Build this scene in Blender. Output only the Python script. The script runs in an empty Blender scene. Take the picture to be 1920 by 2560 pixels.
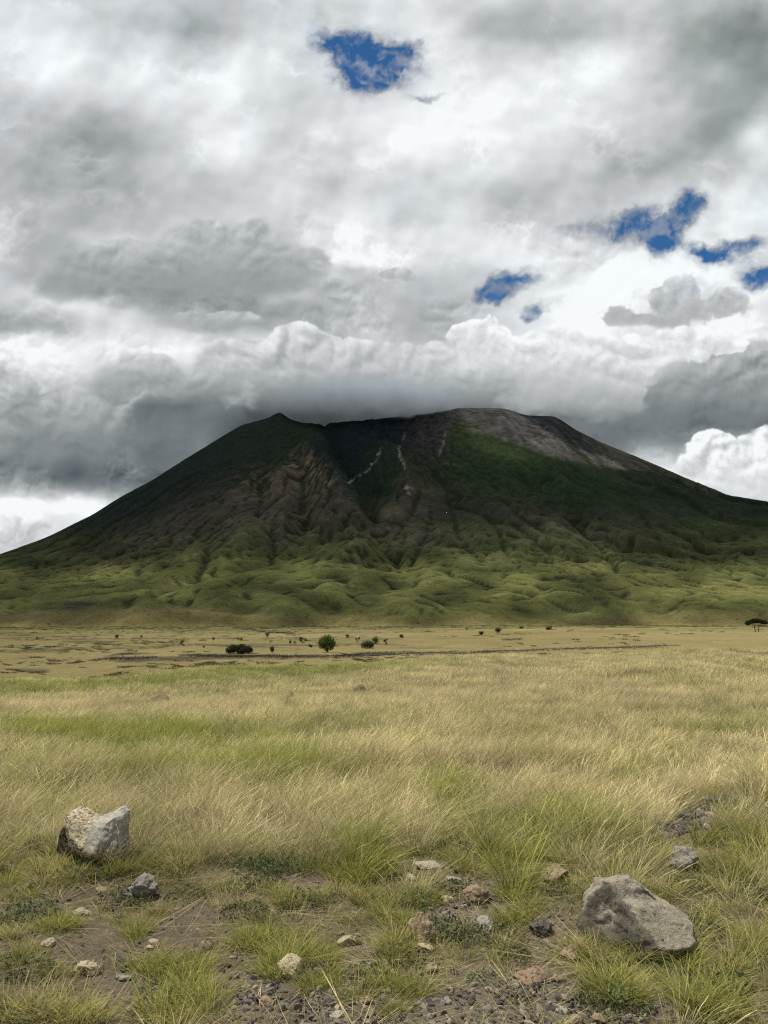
import bpy, bmesh, math, random
import numpy as np
from mathutils import Vector, noise as mnoise

# ------------------------------------------------------------------ camera
scene = bpy.context.scene
EYE = 1.95
EXPO = 0.40
PITCH = math.radians(8.2)
cam_d = bpy.data.cameras.new("camera")
cam = bpy.data.objects.new("camera", cam_d)
scene.collection.objects.link(cam)
cam.location = (0, 0, EYE)
cam.rotation_euler = (math.radians(90) + PITCH, 0, 0)
cam_d.sensor_fit = 'HORIZONTAL'
cam_d.sensor_width = 26.0
cam_d.lens = 26.0
cam_d.clip_start = 0.05
cam_d.clip_end = 60000
scene.camera = cam

# ------------------------------------------------------------------ light and exposure
SUN_DIR = Vector((-0.33, 0.0, 0.94)).normalized()
sun_d = bpy.data.lights.new("sun", 'SUN')
sun_d.energy = 4.9
sun_d.angle = math.radians(1.2)
sun_d.color = (1.0, 0.94, 0.82)
sun = bpy.data.objects.new("sun", sun_d)
scene.collection.objects.link(sun)
sun.rotation_euler = SUN_DIR.to_track_quat('Z', 'Y').to_euler()
scene.view_settings.view_transform = 'Standard'
scene.view_settings.look = 'None'
scene.view_settings.exposure = EXPO
scene.view_settings.gamma = 1.0
scene.cycles.max_bounces = 6
scene.cycles.diffuse_bounces = 2
scene.cycles.glossy_bounces = 2
scene.cycles.transparent_max_bounces = 12
scene.cycles.transmission_bounces = 2
scene.cycles.volume_bounces = 0
scene.cycles.volume_step_rate = .12
scene.cycles.use_denoising = False
scene.cycles.pixel_filter_type = 'BLACKMAN_HARRIS'
scene.cycles.filter_width = 1.25
scene.cycles.sample_clamp_indirect = 1.5

F = 1659.0          # focal length in pixels of a 1659 x 2212 view of the scene
cp, sp = math.cos(PITCH), math.sin(PITCH)
def view_dir(X, Y):
    cx, cy = (X - 829.5) / F, (1106 - Y) / F
    v = Vector((cx, cp - sp * cy, sp + cp * cy))
    return v.normalized()
def azel(X, Y):
    d = view_dir(X, Y)
    return math.atan2(d.x, d.y), math.asin(d.z)

# ------------------------------------------------------------------ node helper
class NT:
    def __init__(self, tree):
        self.t = tree; self.n = tree.nodes; self.l = tree.links
    def node(self, typ, ins=None, **props):
        nd = self.n.new(typ)
        for k, v in props.items():
            setattr(nd, k, v)
        for k, v in (ins or {}).items():
            self.put(nd.inputs[k], v)
        return nd
    def put(self, sock, v):
        if v is None: return
        if isinstance(v, bpy.types.NodeSocket):
            self.l.new(v, sock)
        else:
            if isinstance(v, (tuple, list)) and len(v) == 3 and sock.type == 'RGBA':
                v = tuple(v) + (1,)
            sock.default_value = v
    def math(self, op, a, b=None, c=None, clamp=False):
        nd = self.node('ShaderNodeMath', operation=op, use_clamp=clamp)
        for i, v in enumerate((a, b, c)):
            self.put(nd.inputs[i], v)
        return nd.outputs[0]
    def vmath(self, op, a, b=None, scale=None):
        nd = self.node('ShaderNodeVectorMath', operation=op)
        self.put(nd.inputs[0], a); self.put(nd.inputs[1], b)
        if scale is not None: self.put(nd.inputs['Scale'], scale)
        return nd.outputs[1] if op in ('LENGTH', 'DOT_PRODUCT', 'DISTANCE') else nd.outputs[0]
    def noise(self, vec, scale, detail=3, rough=0.5, color=False, lac=2.0, dist=0.0, kind='FBM'):
        nd = self.node('ShaderNodeTexNoise', {'Vector': vec, 'Scale': scale, 'Detail': detail,
                       'Roughness': rough, 'Lacunarity': lac, 'Distortion': dist}, noise_type=kind)
        return nd.outputs['Color'] if color else nd.outputs['Fac']
    def smooth(self, v, lo, hi, a=0.0, b=1.0):
        nd = self.node('ShaderNodeMapRange', {'Value': v, 'From Min': lo, 'From Max': hi, 'To Min': a, 'To Max': b},
                       interpolation_type='SMOOTHSTEP')
        return nd.outputs[0]
    def lin(self, v, lo, hi, a=0.0, b=1.0, clamp=True):
        nd = self.node('ShaderNodeMapRange', {'Value': v, 'From Min': lo, 'From Max': hi, 'To Min': a, 'To Max': b}, clamp=clamp)
        return nd.outputs[0]
    def mix(self, f, a, b, blend='MIX'):
        nd = self.node('ShaderNodeMix', data_type='RGBA', blend_type=blend)
        self.put(nd.inputs[0], f); self.put(nd.inputs[6], a); self.put(nd.inputs[7], b)
        return nd.outputs[2]
    def mixf(self, f, a, b):
        nd = self.node('ShaderNodeMix', data_type='FLOAT')
        self.put(nd.inputs[0], f); self.put(nd.inputs[2], a); self.put(nd.inputs[3], b)
        return nd.outputs[0]
    def ramp(self, f, stops, interp='LINEAR'):
        nd = self.node('ShaderNodeValToRGB', {'Fac': f})
        cr = nd.color_ramp; cr.interpolation = interp
        while len(cr.elements) > 1: cr.elements.remove(cr.elements[0])
        cr.elements[0].position = stops[0][0]; cr.elements[0].color = tuple(stops[0][1]) + (1,)
        for p, c in stops[1:]:
            e = cr.elements.new(p); e.color = tuple(c) + (1,)
        return nd.outputs[0]
    def sep(self, v):
        nd = self.node('ShaderNodeSeparateXYZ', {0: v}); return nd.outputs
    def comb(self, x, y, z):
        return self.node('ShaderNodeCombineXYZ', {0: x, 1: y, 2: z}).outputs[0]
    def attr(self, name, typ='GEOMETRY'):
        return self.node('ShaderNodeAttribute', attribute_name=name, attribute_type=typ)

def srgb(r, g, b):
    f = lambda c: (c / 255 / 12.92) if c / 255 <= 0.04045 else ((c / 255 + 0.055) / 1.055) ** 2.4
    return (f(r), f(g), f(b))

# ------------------------------------------------------------------ the blue of the sky
world = bpy.data.worlds.new("World")
scene.world = world
world.use_nodes = True
wt = NT(world.node_tree)
wt.n.clear()
wsky = wt.node('ShaderNodeTexSky', sky_type='NISHITA', sun_disc=False)
wsky.sun_elevation = math.asin(SUN_DIR.z)
wsky.sun_rotation = math.atan2(SUN_DIR.x, SUN_DIR.y)
wsky.altitude = 1500; wsky.air_density = 1.0; wsky.dust_density = 0.2; wsky.ozone_density = 3.0
wcol = wt.vmath('MULTIPLY', wsky.outputs[0], (.60, 1.22, 1.60))
bg = wt.node('ShaderNodeBackground', {'Color': wcol, 'Strength': .06 / 2 ** EXPO})
wo = wt.node('ShaderNodeOutputWorld', {'Surface': bg.outputs[0]})
BLUE = np.array([.030, .095, .28]) / 2 ** EXPO      # what that sky gives where the clouds part
# ------------------------------------------------------------------ fractal noise over numpy arrays
def perlin2(x, y, seed=0):
    r = np.random.RandomState(seed)
    p = r.permutation(256); ang = r.rand(256) * 2 * np.pi
    gx, gy = np.cos(ang), np.sin(ang)
    x = np.asarray(x, dtype=np.float64); y = np.asarray(y, dtype=np.float64)
    xi = np.floor(x).astype(np.int64); yi = np.floor(y).astype(np.int64)
    fx, fy = x - xi, y - yi
    u = fx * fx * fx * (fx * (fx * 6 - 15) + 10); v = fy * fy * fy * (fy * (fy * 6 - 15) + 10)
    def g(ix, iy, dx, dy):
        h = p[(p[ix & 255] + iy) & 255]
        return gx[h] * dx + gy[h] * dy
    a = g(xi, yi, fx, fy); b = g(xi + 1, yi, fx - 1, fy)
    c = g(xi, yi + 1, fx, fy - 1); d = g(xi + 1, yi + 1, fx - 1, fy - 1)
    ab = a + u * (b - a); cd = c + u * (d - c)
    return (ab + v * (cd - ab)) * 1.45
def fbm(x, y, octs=5, gain=.5, seed=0, kind='n', turn=0.0):
    s = 0; a = 1; t = 0; f = 1.0
    if turn: x, y = x * math.cos(.5) - y * math.sin(.5), x * math.sin(.5) + y * math.cos(.5)
    for o in range(octs):
        n = perlin2(x * f + 17.3 * o, y * f - 9.1 * o, seed + o * 7)
        if kind == 'b': n = np.abs(n) * 2 - .55           # billow: creases dark, round tops
        if kind == 'r': n = 1 - np.abs(n) * 2.2           # ridges
        if turn: x, y = x * math.cos(turn) - y * math.sin(turn), x * math.sin(turn) + y * math.cos(turn)
        s = s + a * n; t += a; a *= gain; f *= 2.03
    return s / t
def sstep(v, lo, hi):
    t = np.clip((v - lo) / (hi - lo), 0, 1)
    return t * t * (3 - 2 * t)
# ------------------------------------------------------------------ the clouds, as fields over the dome of the sky
# soft light and dark masses: x, y, half width, half height, tilt in degrees, change of tone
SOFT = [
 (110,110,200,90,0,.07),(330,200,140,70,-10,.05),(90,340,230,110,0,-.12),(250,290,110,60,0,-.08),(150,300,90,50,0,-.05),(330,50,170,60,0,-.10),(245,90,60,50,0,-.04),(530,190,110,80,0,.05),
 (500,310,90,50,30,.07),(430,60,60,70,0,-.05),(560,30,160,50,0,-.05),(640,240,90,90,0,-.04),(560,370,200,60,0,-.03),(1150,50,130,60,0,-.12),(970,110,70,70,0,.07),(1040,30,70,40,0,-.05),
 (1580,150,110,150,-16,-.17),(1650,90,70,120,0,-.14),(1540,290,70,80,0,-.08),(1470,50,170,60,0,-.10),(1650,300,50,60,0,.12),(1350,110,70,60,-20,.08),(1160,250,130,60,0,.07),(960,270,110,60,0,.07),(1250,160,110,50,0,.04),
 (880,290,90,60,0,.06),(1380,360,180,50,-6,-.13),(1280,300,60,30,0,-.05),(1180,480,200,60,0,-.05),(1460,240,70,70,30,-.06),(1100,420,100,40,0,-.05),(1570,440,60,70,0,.08),
 (60,470,150,70,0,-.08),(300,430,160,70,-10,-.07),(230,505,90,26,0,.06),(840,430,220,50,0,-.02),(850,530,220,50,0,.09),(800,560,80,26,0,.08),
 (340,610,220,80,4,-.20),(170,615,130,50,0,-.06),(330,560,90,50,0,-.05),(600,590,170,60,0,-.13),(560,530,90,40,0,-.06),(960,570,110,60,0,-.07),
 (60,705,110,30,8,-.16),(440,697,120,26,-3,-.10),(150,660,130,18,12,.13),(40,800,150,60,0,.10),(330,740,130,40,0,.09),(140,780,100,60,0,.06),
 (640,640,70,14,0,.10),(740,690,160,50,0,-.05),(960,690,120,80,0,-.08),(600,690,90,50,0,-.06),
 (270,830,100,50,-8,-.19),(40,920,200,80,0,-.18),(10,830,50,60,0,-.12),(330,940,170,70,0,-.18),(220,880,60,30,0,.05),
 (60,1020,240,44,0,-.24),(300,1020,200,50,-6,-.16),(540,1000,200,100,-20,-.17),(150,1100,150,26,-8,.16),(60,1150,140,26,-8,-.06),(170,1085,50,18,0,.10),(20,1100,80,14,0,.10),
 (330,1040,60,14,0,.05),(500,890,120,50,0,-.06),
 (1250,640,110,44,-10,.12),(1250,720,120,30,-14,.12),(1580,720,110,30,0,.08),(1600,640,70,50,0,.10),(1500,570,90,40,0,.08),(1380,600,90,40,0,.10),(1050,560,80,40,0,.05),
 (1130,740,70,40,0,-.04),(1540,860,180,80,0,-.16),(1620,830,110,70,0,-.10),(1480,900,230,40,4,-.24),(1290,930,170,40,8,-.20),(1380,970,140,50,16,-.16),(1640,920,90,30,0,-.12),
 (1600,1020,130,70,-14,.20),(1500,1040,110,40,25,.10),(1240,900,120,30,0,-.06),(1090,880,180,20,0,-.08),
]
# openings to the blue: x, y, half width, half height, tilt, depth
HOLES = [
 (805,130,88,56,6,1.25),(730,108,66,30,25,.8),(790,160,52,28,0,.5),(865,118,46,20,-12,.75),(780,90,26,26,0,.5),(928,208,40,9,-8,.56),(1030,172,50,14,0,.20),
 (1492,437,28,34,0,1.1),(1460,480,44,28,-30,.72),(1432,525,36,28,-40,1.1),(1355,492,66,36,10,.80),(1400,470,46,34,0,.62),(1512,548,60,14,12,.66),(1590,536,74,20,-14,.85),(1536,566,16,18,0,.5),
 (1092,618,64,26,-22,1.25),(1056,636,40,16,-20,.7),(1160,668,30,14,-10,1.0),(1138,686,12,8,0,.8),(1205,640,40,14,0,.30),(1643,600,44,22,0,1.2),(1610,555,50,20,0,.3),
 (1260,500,70,26,0,.26),(1500,938,26,8,0,.6),(1402,985,20,7,0,.4),(1230,500,30,16,0,.2),
]
CAP_CURVE = ([690,740,800,837,860,880,900,925], [.84,.80,.73,.62,.53,.43,.32,.26])      # y, tone
# cumulus layers, far to near: (ellipses x, y, rx, ry ; tone top, tone bottom, y top, y bottom, rim, edge width, softness at the foot, strength)
LAYERS = [
 dict(e=[(360,590,150,88),(430,530,100,70),(545,530,66,66),(250,575,90,70),(170,590,60,62),(600,570,100,60),(660,570,70,42),(500,610,190,60),(140,620,80,50)], top=.72, bot=.615, y0=480, y1=640, rim=.07, w=.22, foot=(600,700), k=.85),
 dict(e=[(430,700,130,26),(510,690,60,22),(370,705,50,20)], top=.72, bot=.66, y0=670, y1=720, rim=.05, w=.3, foot=(690,730), k=.75),
 dict(e=[(20,700,90,32),(80,712,70,20),(120,722,40,10)], top=.70, bot=.62, y0=670, y1=720, rim=.06, w=.3, foot=(705,742), k=.85),
 dict(e=[(862,588,36,16),(838,594,30,10),(890,600,26,9)], top=.75, bot=.70, y0=570, y1=610, rim=.04, w=.3, foot=(595,622), k=.9),
 dict(e=[(755,590,46,22),(700,578,50,20),(770,604,40,14)], top=.80, bot=.74, y0=550, y1=620, rim=.05, w=.5, foot=(595,640), k=.7),
 dict(e=[(980,580,56,34),(940,610,60,30),(1010,620,40,30)], top=.82, bot=.80, y0=540, y1=620, rim=.04, w=.5, foot=(600,680), k=.6),
 dict(e=[(1468,635,52,44),(1440,655,46,40),(1500,670,60,34),(1560,660,60,36),(1590,640,30,26),(1340,690,46,26),(1390,690,50,18),(1440,694,70,22)], top=.79, bot=.70, y0=590, y1=710, rim=.09, w=.16, rag=1.9, rel=1.6, foot=(690,730), k=.95),
 dict(e=[(285,820,80,46),(250,850,60,36),(330,800,70,40),(370,840,70,60)], top=.74, bot=.60, y0=770, y1=880, rim=.05, w=.35, foot=(840,900), k=.85),
 dict(e=[(30,860,60,60),(110,890,110,50),(40,930,160,70),(230,930,110,56),(340,900,110,60),(160,960,220,60),(-20,820,50,40)], top=.70, bot=.47, y0=820, y1=1030, rim=.05, w=.4, foot=(1010,1085), k=.80),
 dict(e=[(1560,830,150,60),(1640,790,80,60),(1470,860,120,60),(1600,890,160,60),(1400,900,170,46),(1280,920,160,30),(1360,950,130,40),(1460,960,60,40)], top=.70, bot=.49, y0=740, y1=930, rim=.07, w=.3, foot=(930,1010), k=.9),
 dict(e=[(1230,800,130,80),(1330,840,74,52),(1150,790,90,66),(1110,850,150,60),(1210,740,80,40),(1280,880,120,36),(1290,770,80,50),(1380,800,30,30),(1480,740,90,40),(1400,760,90,40),(1560,745,60,24)], top=.91, bot=.66, y0=730, y1=905, rim=.07, w=.16, foot=(860,925), k=.86),
 dict(e=[(700,830,210,90),(640,760,92,62),(480,805,80,72),(530,775,70,50),(440,850,60,66),(760,800,100,66),(640,725,40,26),(690,745,50,34),(880,800,100,60),(850,770,46,30),(950,790,90,60),(1030,750,70,60),(1000,820,150,60),(1060,720,40,40),(700,930,280,110),(920,900,220,80),(470,960,230,110),(380,900,120,60)], top=.83, bot=.36, y0=700, y1=905, rim=.05, w=.16, foot=(1020,1090), k=.985, curve=CAP_CURVE),
 dict(e=[(1600,1010,120,66),(1540,960,60,34),(1655,960,60,46),(1490,1010,40,30),(1590,1070,150,50),(1500,1050,60,30)], top=.94, bot=.84, y0=930, y1=1080, rim=.07, w=.22, foot=(1300,1400), k=.9, rel=2.4),
]
def skyn(x, y, octs=5, gain=.5, seed=0, kind='n'): return fbm(x, y, octs, gain, seed, kind, .9)
def cloud_fields(X, Y):
    """tone of the cloud (display scale) and opening to the blue, at tangent-plane coordinates of the dome."""
    def ell(P, Q, x, y, rx, ry, rot):
        c, s = math.cos(math.radians(rot)), math.sin(math.radians(rot))
        dx, dy = P - x, Q - y
        return ((dx * c + dy * s) / rx) ** 2 + ((-dx * s + dy * c) / ry) ** 2
    wx = skyn(X / 260, Y / 200, 2, .5, 11); wy = skyn(X / 260, Y / 200, 2, .5, 23)
    vx = skyn(X / 90, Y / 70, 3, .45, 31); vy = skyn(X / 90, Y / 70, 3, .45, 47)
    ux = skyn(X / 30, Y / 26, 4, .6, 37); uy = skyn(X / 30, Y / 26, 4, .6, 53)
    P = X + 45 * wx + 20 * vx + 5 * ux; Q = Y + 28 * wy + 15 * vy + 4 * uy
    v = np.full(X.shape, .862)
    for (x, y, rx, ry, rot, amp) in SOFT:
        v += 1.15 * amp * np.exp(-.75 * ell(P, Q, x, y, rx, ry, rot))
    n0 = skyn(X / 120, Y / 108, 4, .45, 61)
    fine = skyn(X / 34, Y / 27, 5, .58, 83)
    hz = sstep(Y, 350, 700)                                     # seen more from the side lower down
    def puff(A, B, s, seed, o=2):
        return skyn(A / s, B / (s * .8), o, .42, seed, 'n' if s > 100 else 'b')
    sx, sy = X + 9 * vx + 3 * ux, Y + 8 * vy + 3 * uy
    h0 = puff(sx, sy * .85, 150, 71, 3); h1 = puff(sx - 12, (sy - 20) * .85, 150, 71, 3)
    crisp = sstep(skyn(X / 210, Y / 150, 2, .5, 77) + .25 * hz, -.1, .45)   # some edges are crisp, most are blurred
    q0 = puff(sx, sy, 62, 79, 4); q1 = puff(sx - 5, sy - 9, 62, 79, 4)
    v += .055 * n0 + .03 * h0 + .17 * (h0 - h1) + crisp * (.06 * (q0 - q1) * (.4 + hz) + .022 * q0 * (.3 + hz) + .006 * fine)
    # heads overlapping heads: a bright crisp rim that falls away into soft grey
    for (sc, sd, am, lo) in ((210, 171, .11, 0.0), (120, 181, .085, .05), (66, 191, .050, .1)):
        cx_ = (X + 16 * vx + 4 * ux) / sc; cy_ = (Y + 13 * vy + 4 * uy) / (sc * .9)
        c1 = skyn(cx_, cy_, 3, .5, sd) + .16 * skyn(X / 44 + ux * .2, Y / 38 + uy * .2, 3, .55, sd + 3, 'b')
        edge = sstep(c1, lo, lo + .045 + .12 * (1 - crisp))
        v += am * (.45 + .55 * crisp) * edge * (np.exp(-np.maximum(c1 - lo, 0) / .17) - .38)
    # the blue, behind every nearer cumulus
    hf = np.zeros(X.shape)
    hx = X + 10 * wx + 22 * vx + 16 * ux; hy = Y + 8 * wy + 18 * vy + 13 * uy
    for (x, y, rx, ry, rot, amp) in HOLES:
        hf += amp * np.exp(-.9 * ell(hx, hy, x, y, rx, ry, rot))
    f2 = skyn(X / 22, Y / 20, 5, .68, 91)
    lace = skyn((X + 14 * ux) / 46, (Y + 14 * uy) / 40, 5, .6, 95, 'r')
    hole = sstep(hf + .18 * fine + .13 * f2 * sstep(hf, .1, .5) - .34 * sstep(lace, .25, .9) * sstep(hf, .15, .5), -.02, 1.12)
    wisps = skyn(X / 46 + vx, Y / 34 + vy, 4, .62, 97)
    hole *= 1 - .45 * sstep(wisps + .35 * f2 + .3 * fine, -.1, .7)
    hole = np.minimum(hole ** 1.2 * 1.1, 1) * (1 - .40 * sstep(skyn(X / 70 + ux * .3, Y / 50 + uy * .3, 3, .5, 98), -.05, .45))
    veil = sstep(hf + .25 * skyn(X / 38, Y / 30, 4, .6, 99), .05, .55)
    hole = hole + (1 - hole) * .30 * veil ** 1.5 * (.86 + .14 * sstep(hf, .6, 1.1))
    v += .04 * np.exp(-((hf - .3) / .2) ** 2)
    v = v - .05 * np.exp(-((X - 720) / 260) ** 2 - ((Y - 690) / 50) ** 2)
    # cumulus layers
    bx = X + 14 * vx + 5 * ux; by = Y + 11 * vy + 4 * uy
    ba = skyn(bx / 84, by / 72, 4, .5, 101, 'b')
    bl = skyn((bx - 8) / 84, (by - 13) / 72, 4, .5, 101, 'b')
    for k, L in enumerate(LAYERS):
        f = np.full(X.shape, -3.0)
        A = X + 12 * vx + 5 * ux; B = Y + 9 * vy + 4 * uy
        for (x, y, rx, ry) in L['e']:
            e = 1 - np.sqrt(ell(A, B, x, y, rx, ry, 0))
            f = np.logaddexp(f * 9, e * 9) / 9
        size = min(1.0, max(e[2] for e in L['e']) / 80)
        g = sstep(Y + 26 * n0 + 10 * vx, L['y0'], L['y1'])
        f += (.30 * ba + .11 * fine) * (.8 + .2 * size) * L.get('rag', 1)
        m = sstep(f, .0, L['w'] * (.5 + 1.6 * g + .5 * (1 - crisp)))
        m *= 1 - sstep(Y + 24 * n0 + 10 * vy, *L['foot'])
        t = L['top'] + (L['bot'] - L['top']) * g
        if 'curve' in L: t = np.interp(Y + 7 * n0 + 3 * vx, *L['curve']); lf = 1 - sstep(X, 420, 600); t = t * (1 - lf) + np.maximum(t, .47 + .05 * n0) * lf + .07 * sstep(X, 760, 1050) * (1 - g * .7)
        t = t + L['rim'] * np.exp(-np.maximum(f - .02, 0) / .18) * (1 - g)
        up = (1 - g) * .75 + .12
        t = t + up * .20 * L.get('rel', 1) * (ba - bl) + .05 * (L.get('rel', 1) - 1) * fine + .05 * n0 * (1 - .5 * g) + .045 * (1 - g) * ba
        t = t + .09 * (h0 - h1) * (1 - .9 * g)
        v = v * (1 - m * L['k']) + t * m * L['k']
        hole = hole * (1 - m)
    return np.clip(v, .30, .98), np.clip(hole, 0, 1)
def cloud_rgb_np(v, hole):
    xs = [.3, .45, .62, .75, .9, 1.0]
    t = np.stack([np.interp(v, xs, c) for c in ([.93,.94,.965,.985,.985,.985],[1,1,1.0,1.0,1,1.0],[1.06,1.035,1.0,1.01,1.01,1.0])], -1)
    c = t * v[..., None]
    return c * (1 - hole[..., None]) + np.array([60, 98, 158]) / 255 * hole[..., None]
# ------------------------------------------------------------------ projecting points onto the 1659 x 2212 view
def project(x, y, z):
    fy = y * cp + (z - EYE) * sp
    uy = -y * sp + (z - EYE) * cp
    fy = np.maximum(fy, 1e-3)
    return 829.5 + F * x / fy, 1106 - F * uy / fy
def lerp(a, b, t): return a + (b - a) * t
def blob(U, V, x, y, rx, ry, rot=0, k=1.0):
    c, s = math.cos(math.radians(rot)), math.sin(math.radians(rot))
    dx, dy = U - x, V - y
    return np.exp(-k * (((dx * c + dy * s) / rx) ** 2 + ((-dx * s + dy * c) / ry) ** 2))
def polydist(U, V, pts):
    """distance to a polyline, the fraction along it, and the signed side."""
    best = np.full(U.shape, 1e9); tt = np.zeros(U.shape); side = np.zeros(U.shape)
    n = len(pts) - 1
    for i in range(n):
        (x0, y0), (x1, y1) = pts[i], pts[i + 1]
        dx, dy = x1 - x0, y1 - y0
        t = np.clip(((U - x0) * dx + (V - y0) * dy) / (dx * dx + dy * dy), 0, 1)
        px, py = U - x0 - t * dx, V - y0 - t * dy
        d = np.hypot(px, py)
        m = d < best
        best = np.where(m, d, best); tt = np.where(m, (i + t) / n, tt)
        side = np.where(m, np.sign(dx * py - dy * px), side)
    return best, tt, side
def inpoly(U, V, pts):
    ins = np.zeros(U.shape, bool)
    n = len(pts)
    for i in range(n):
        (x0, y0), (x1, y1) = pts[i], pts[(i + 1) % n]
        c = ((y0 > V) != (y1 > V))
        with np.errstate(divide='ignore', invalid='ignore'):
            xi = (x1 - x0) * (V - y0) / (y1 - y0 + 1e-12) + x0
        ins ^= c & (U < xi)
    return ins

# ------------------------------------------------------------------ near field and plain
def crest_r(a):                      # where the near field ends, by a = x / y
    return 60 + 34 * np.clip(a, -.7, .7) * 1.0
def ground_z(x, y):
    x = np.asarray(x, float); y = np.asarray(y, float)
    r = np.hypot(x, y)
    a = x / np.maximum(np.abs(y), .35 * r + 1e-6)
    zn = np.interp(r, [0, 5, 8, 13, 22, 40, 60, 90], [0, 0, -.10, -.32, -.62, -1.2, -1.5, -1.75])
    zn = zn + .022 * x * sstep(r, 6, 30)
    zn = zn + (.10 * perlin2(x / 2.7, y / 2.7, 5) + .05 * perlin2(x / .9, y / .9, 6)) * sstep(r, 1, 5)
    zn = zn + .30 * perlin2(x / 17 + 3, y / 17, 7) * sstep(r, 14, 40)
    # low bank rising at the right, above the second boulder
    zn = zn + .30 * np.exp(-((x - 4.6) / 1.5) ** 2 - ((y - 8.6) / 1.5) ** 2)
    zp = -8 + 3.0 * sstep(x, 20, 330) - 1.0 * sstep(-x, 0, 300)
    u = perlin2(x / 95, y / 150, 8) * .9 + perlin2(x / 34, y / 60, 9) * .42 * sstep(r, 90, 200)
    led = fbm(x / 60 + .4 * perlin2(x / 40, y / 40, 18), y / 85, 3, .5, 10)
    zp = zp + u + 1.1 * sstep(led, .04, .10) * sstep(-x, -120, 80) * (1 - sstep(r, 900, 1500))
    c = crest_r(a) + 4 * perlin2(a * 7, a * 0, 12) * 2
    return lerp(zn, zp, sstep(r, c, c + 75))

# ------------------------------------------------------------------ the volcano and its foothills
CELL = 12.0
GX = np.arange(-4700, 4700 + 1, CELL); GY = np.arange(1800, 8500 + 1, CELL)
MX, MY = np.meshgrid(GX, GY)
SIL = [(-400,1330),(-200,1262),(0,1199),(100,1160),(200,1110),(250,1078),(330,1035),(400,990),(470,947),(520,918),(575,903),(605,889),(625,902),(650,911),(700,912),(800,905),(900,894),(960,886),(1000,880),(1090,881),(1140,897),(1200,899),(1250,930),(1300,955),(1400,995),(1480,1030),(1580,1070),(1659,1082),(1800,1110),(2100,1200)]
def build_mountain():
    cx, cy = -150.0, 7350.0
    dx, dy = MX - cx, MY - cy
    rho = np.hypot(dx, dy); th = np.arctan2(dx, -dy)           # 0 = towards the camera, + = right
    th_w = th + .10 * fbm(MX / 900, MY / 900, 3, .5, 201)
    st = 1 + .22 * sstep(-th, .5, 1.4) + .50 * sstep(th, .35, 1.35)
    q = rho / st
    prof_r = [0, 300, 480, 900, 1500, 2200, 2700, 3200, 3900, 4500, 5100, 5700, 9000]
    prof_z = [2120, 2110, 2010, 1705, 1275, 845, 600, 425, 265, 150, 60, -8, -12]
    Z = np.interp(q, prof_r, prof_z)
    for _ in range(6):
        Z[1:-1, 1:-1] = (Z[:-2, 1:-1] + Z[2:, 1:-1] + Z[1:-1, :-2] + Z[1:-1, 2:]) / 4
    def fit(Z):
        # per azimuth, bring the skyline to the measured one
        U, V = project(MX, MY, Z)
        t = MX / MY
        bins = np.linspace(-.56, .56, 301)
        idx = np.clip(np.digitize(t.ravel(), bins) - 1, 0, 299)
        el = ((Z - EYE) / np.hypot(MX, MY)).ravel()
        top = np.full(300, -1.0); np.maximum.at(top, idx, el)
        bc = (bins[:-1] + bins[1:]) / 2
        # target elevation of the skyline for each azimuth, found along the column
        tgt = np.zeros(300)
        SX = np.array([s[0] for s in SIL], float); SY = np.array([s[1] for s in SIL], float)
        for i, a in enumerate(bc):
            e = .15
            for _ in range(8):
                d = 1 / math.sqrt(1 + a * a)
                px, py = project(a * d * 1000., d * 1000., EYE + e * 1000.)
                want = np.interp(px, SX, SY)
                e += (py - want) / F * 1.0
            tgt[i] = e
        fac = tgt / np.maximum(top, .01)
        fac = np.convolve(np.pad(fac, 2, 'edge'), np.array([1, 2, 3, 2, 1]) / 9, 'valid')
        f = np.interp(t, bc, fac)
        w = sstep(el.reshape(Z.shape), .02, .14) if True else 1
        return Z * (1 + (f - 1) * w)
    Z = fit(Z)
    U, V = project(MX, MY, Z)
    up = sstep(Z, 420, 900)                                    # upper cone
    # great forms, placed where they stand on the face
    def ridge(pts, w, h0, h1, sharp=1.0):
        d, t, s = polydist(U + 5 * fbm(MX / 160, MY / 160, 3, .5, 210), V + 4 * fbm(MX / 160, MY / 160, 3, .5, 211), pts)
        return lerp(h0, h1, t) * np.exp(-(d / w) ** (1.3 * sharp))
    Z = Z + ridge([(607,896),(630,925),(655,962),(695,1012),(740,1062),(772,1102)], 34, 40, 150)
    Z = Z + ridge([(607,896),(600,960),(612,1010),(622,1060),(610,1130)], 24, 5, 60) - ridge([(640,985),(655,1050),(660,1120)], 16, 10, 70) - ridge([(585,960),(570,1030),(555,1110)], 18, 10, 60)
    Z = Z - ridge([(690,890),(722,960),(755,1020),(785,1070),(803,1096)], 46, 300, 170, .95)
    Z = Z - ridge([(770,890),(800,960),(800,1030),(800,1085)], 90, 260, 50)
    Z = Z - ridge([(880,900),(870,960),(845,1010),(812,1070)], 46, 120, 30)
    Z = Z + ridge([(900,900),(905,950),(880,1000)], 18, 60, 20)
    Z = Z + ridge([(985,893),(962,940),(952,985),(930,1020),(890,1052)], 38, 60, 60)
    Z = Z + ridge([(890,1050),(856,1085),(828,1125),(800,1160)], 50, 95, 40)
    Z = Z - ridge([(905,1075),(880,1130),(860,1190)], 16, 40, 40)
    Z = Z + ridge([(985,893),(1060,925),(1150,960),(1290,1010),(1400,1060)], 30, 30, 20)
    # gullies fanning down from the summit, branching and deepening downhill
    wq = .10 * fbm(MX / 620, MY / 620, 4, .5, 236) + .03 * fbm(MX / 160, MY / 160, 3, .5, 239)
    lr = np.log(rho + 300)
    def valleys(k, f, seed, w):
        n = fbm((th + wq) * k, lr * f, 2, .45, seed)
        return 1 - sstep(np.abs(n), 0, w)
    body = sstep(Z, 150, 380) * (1 - .45 * sstep(Z, 1300, 1800))
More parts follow.
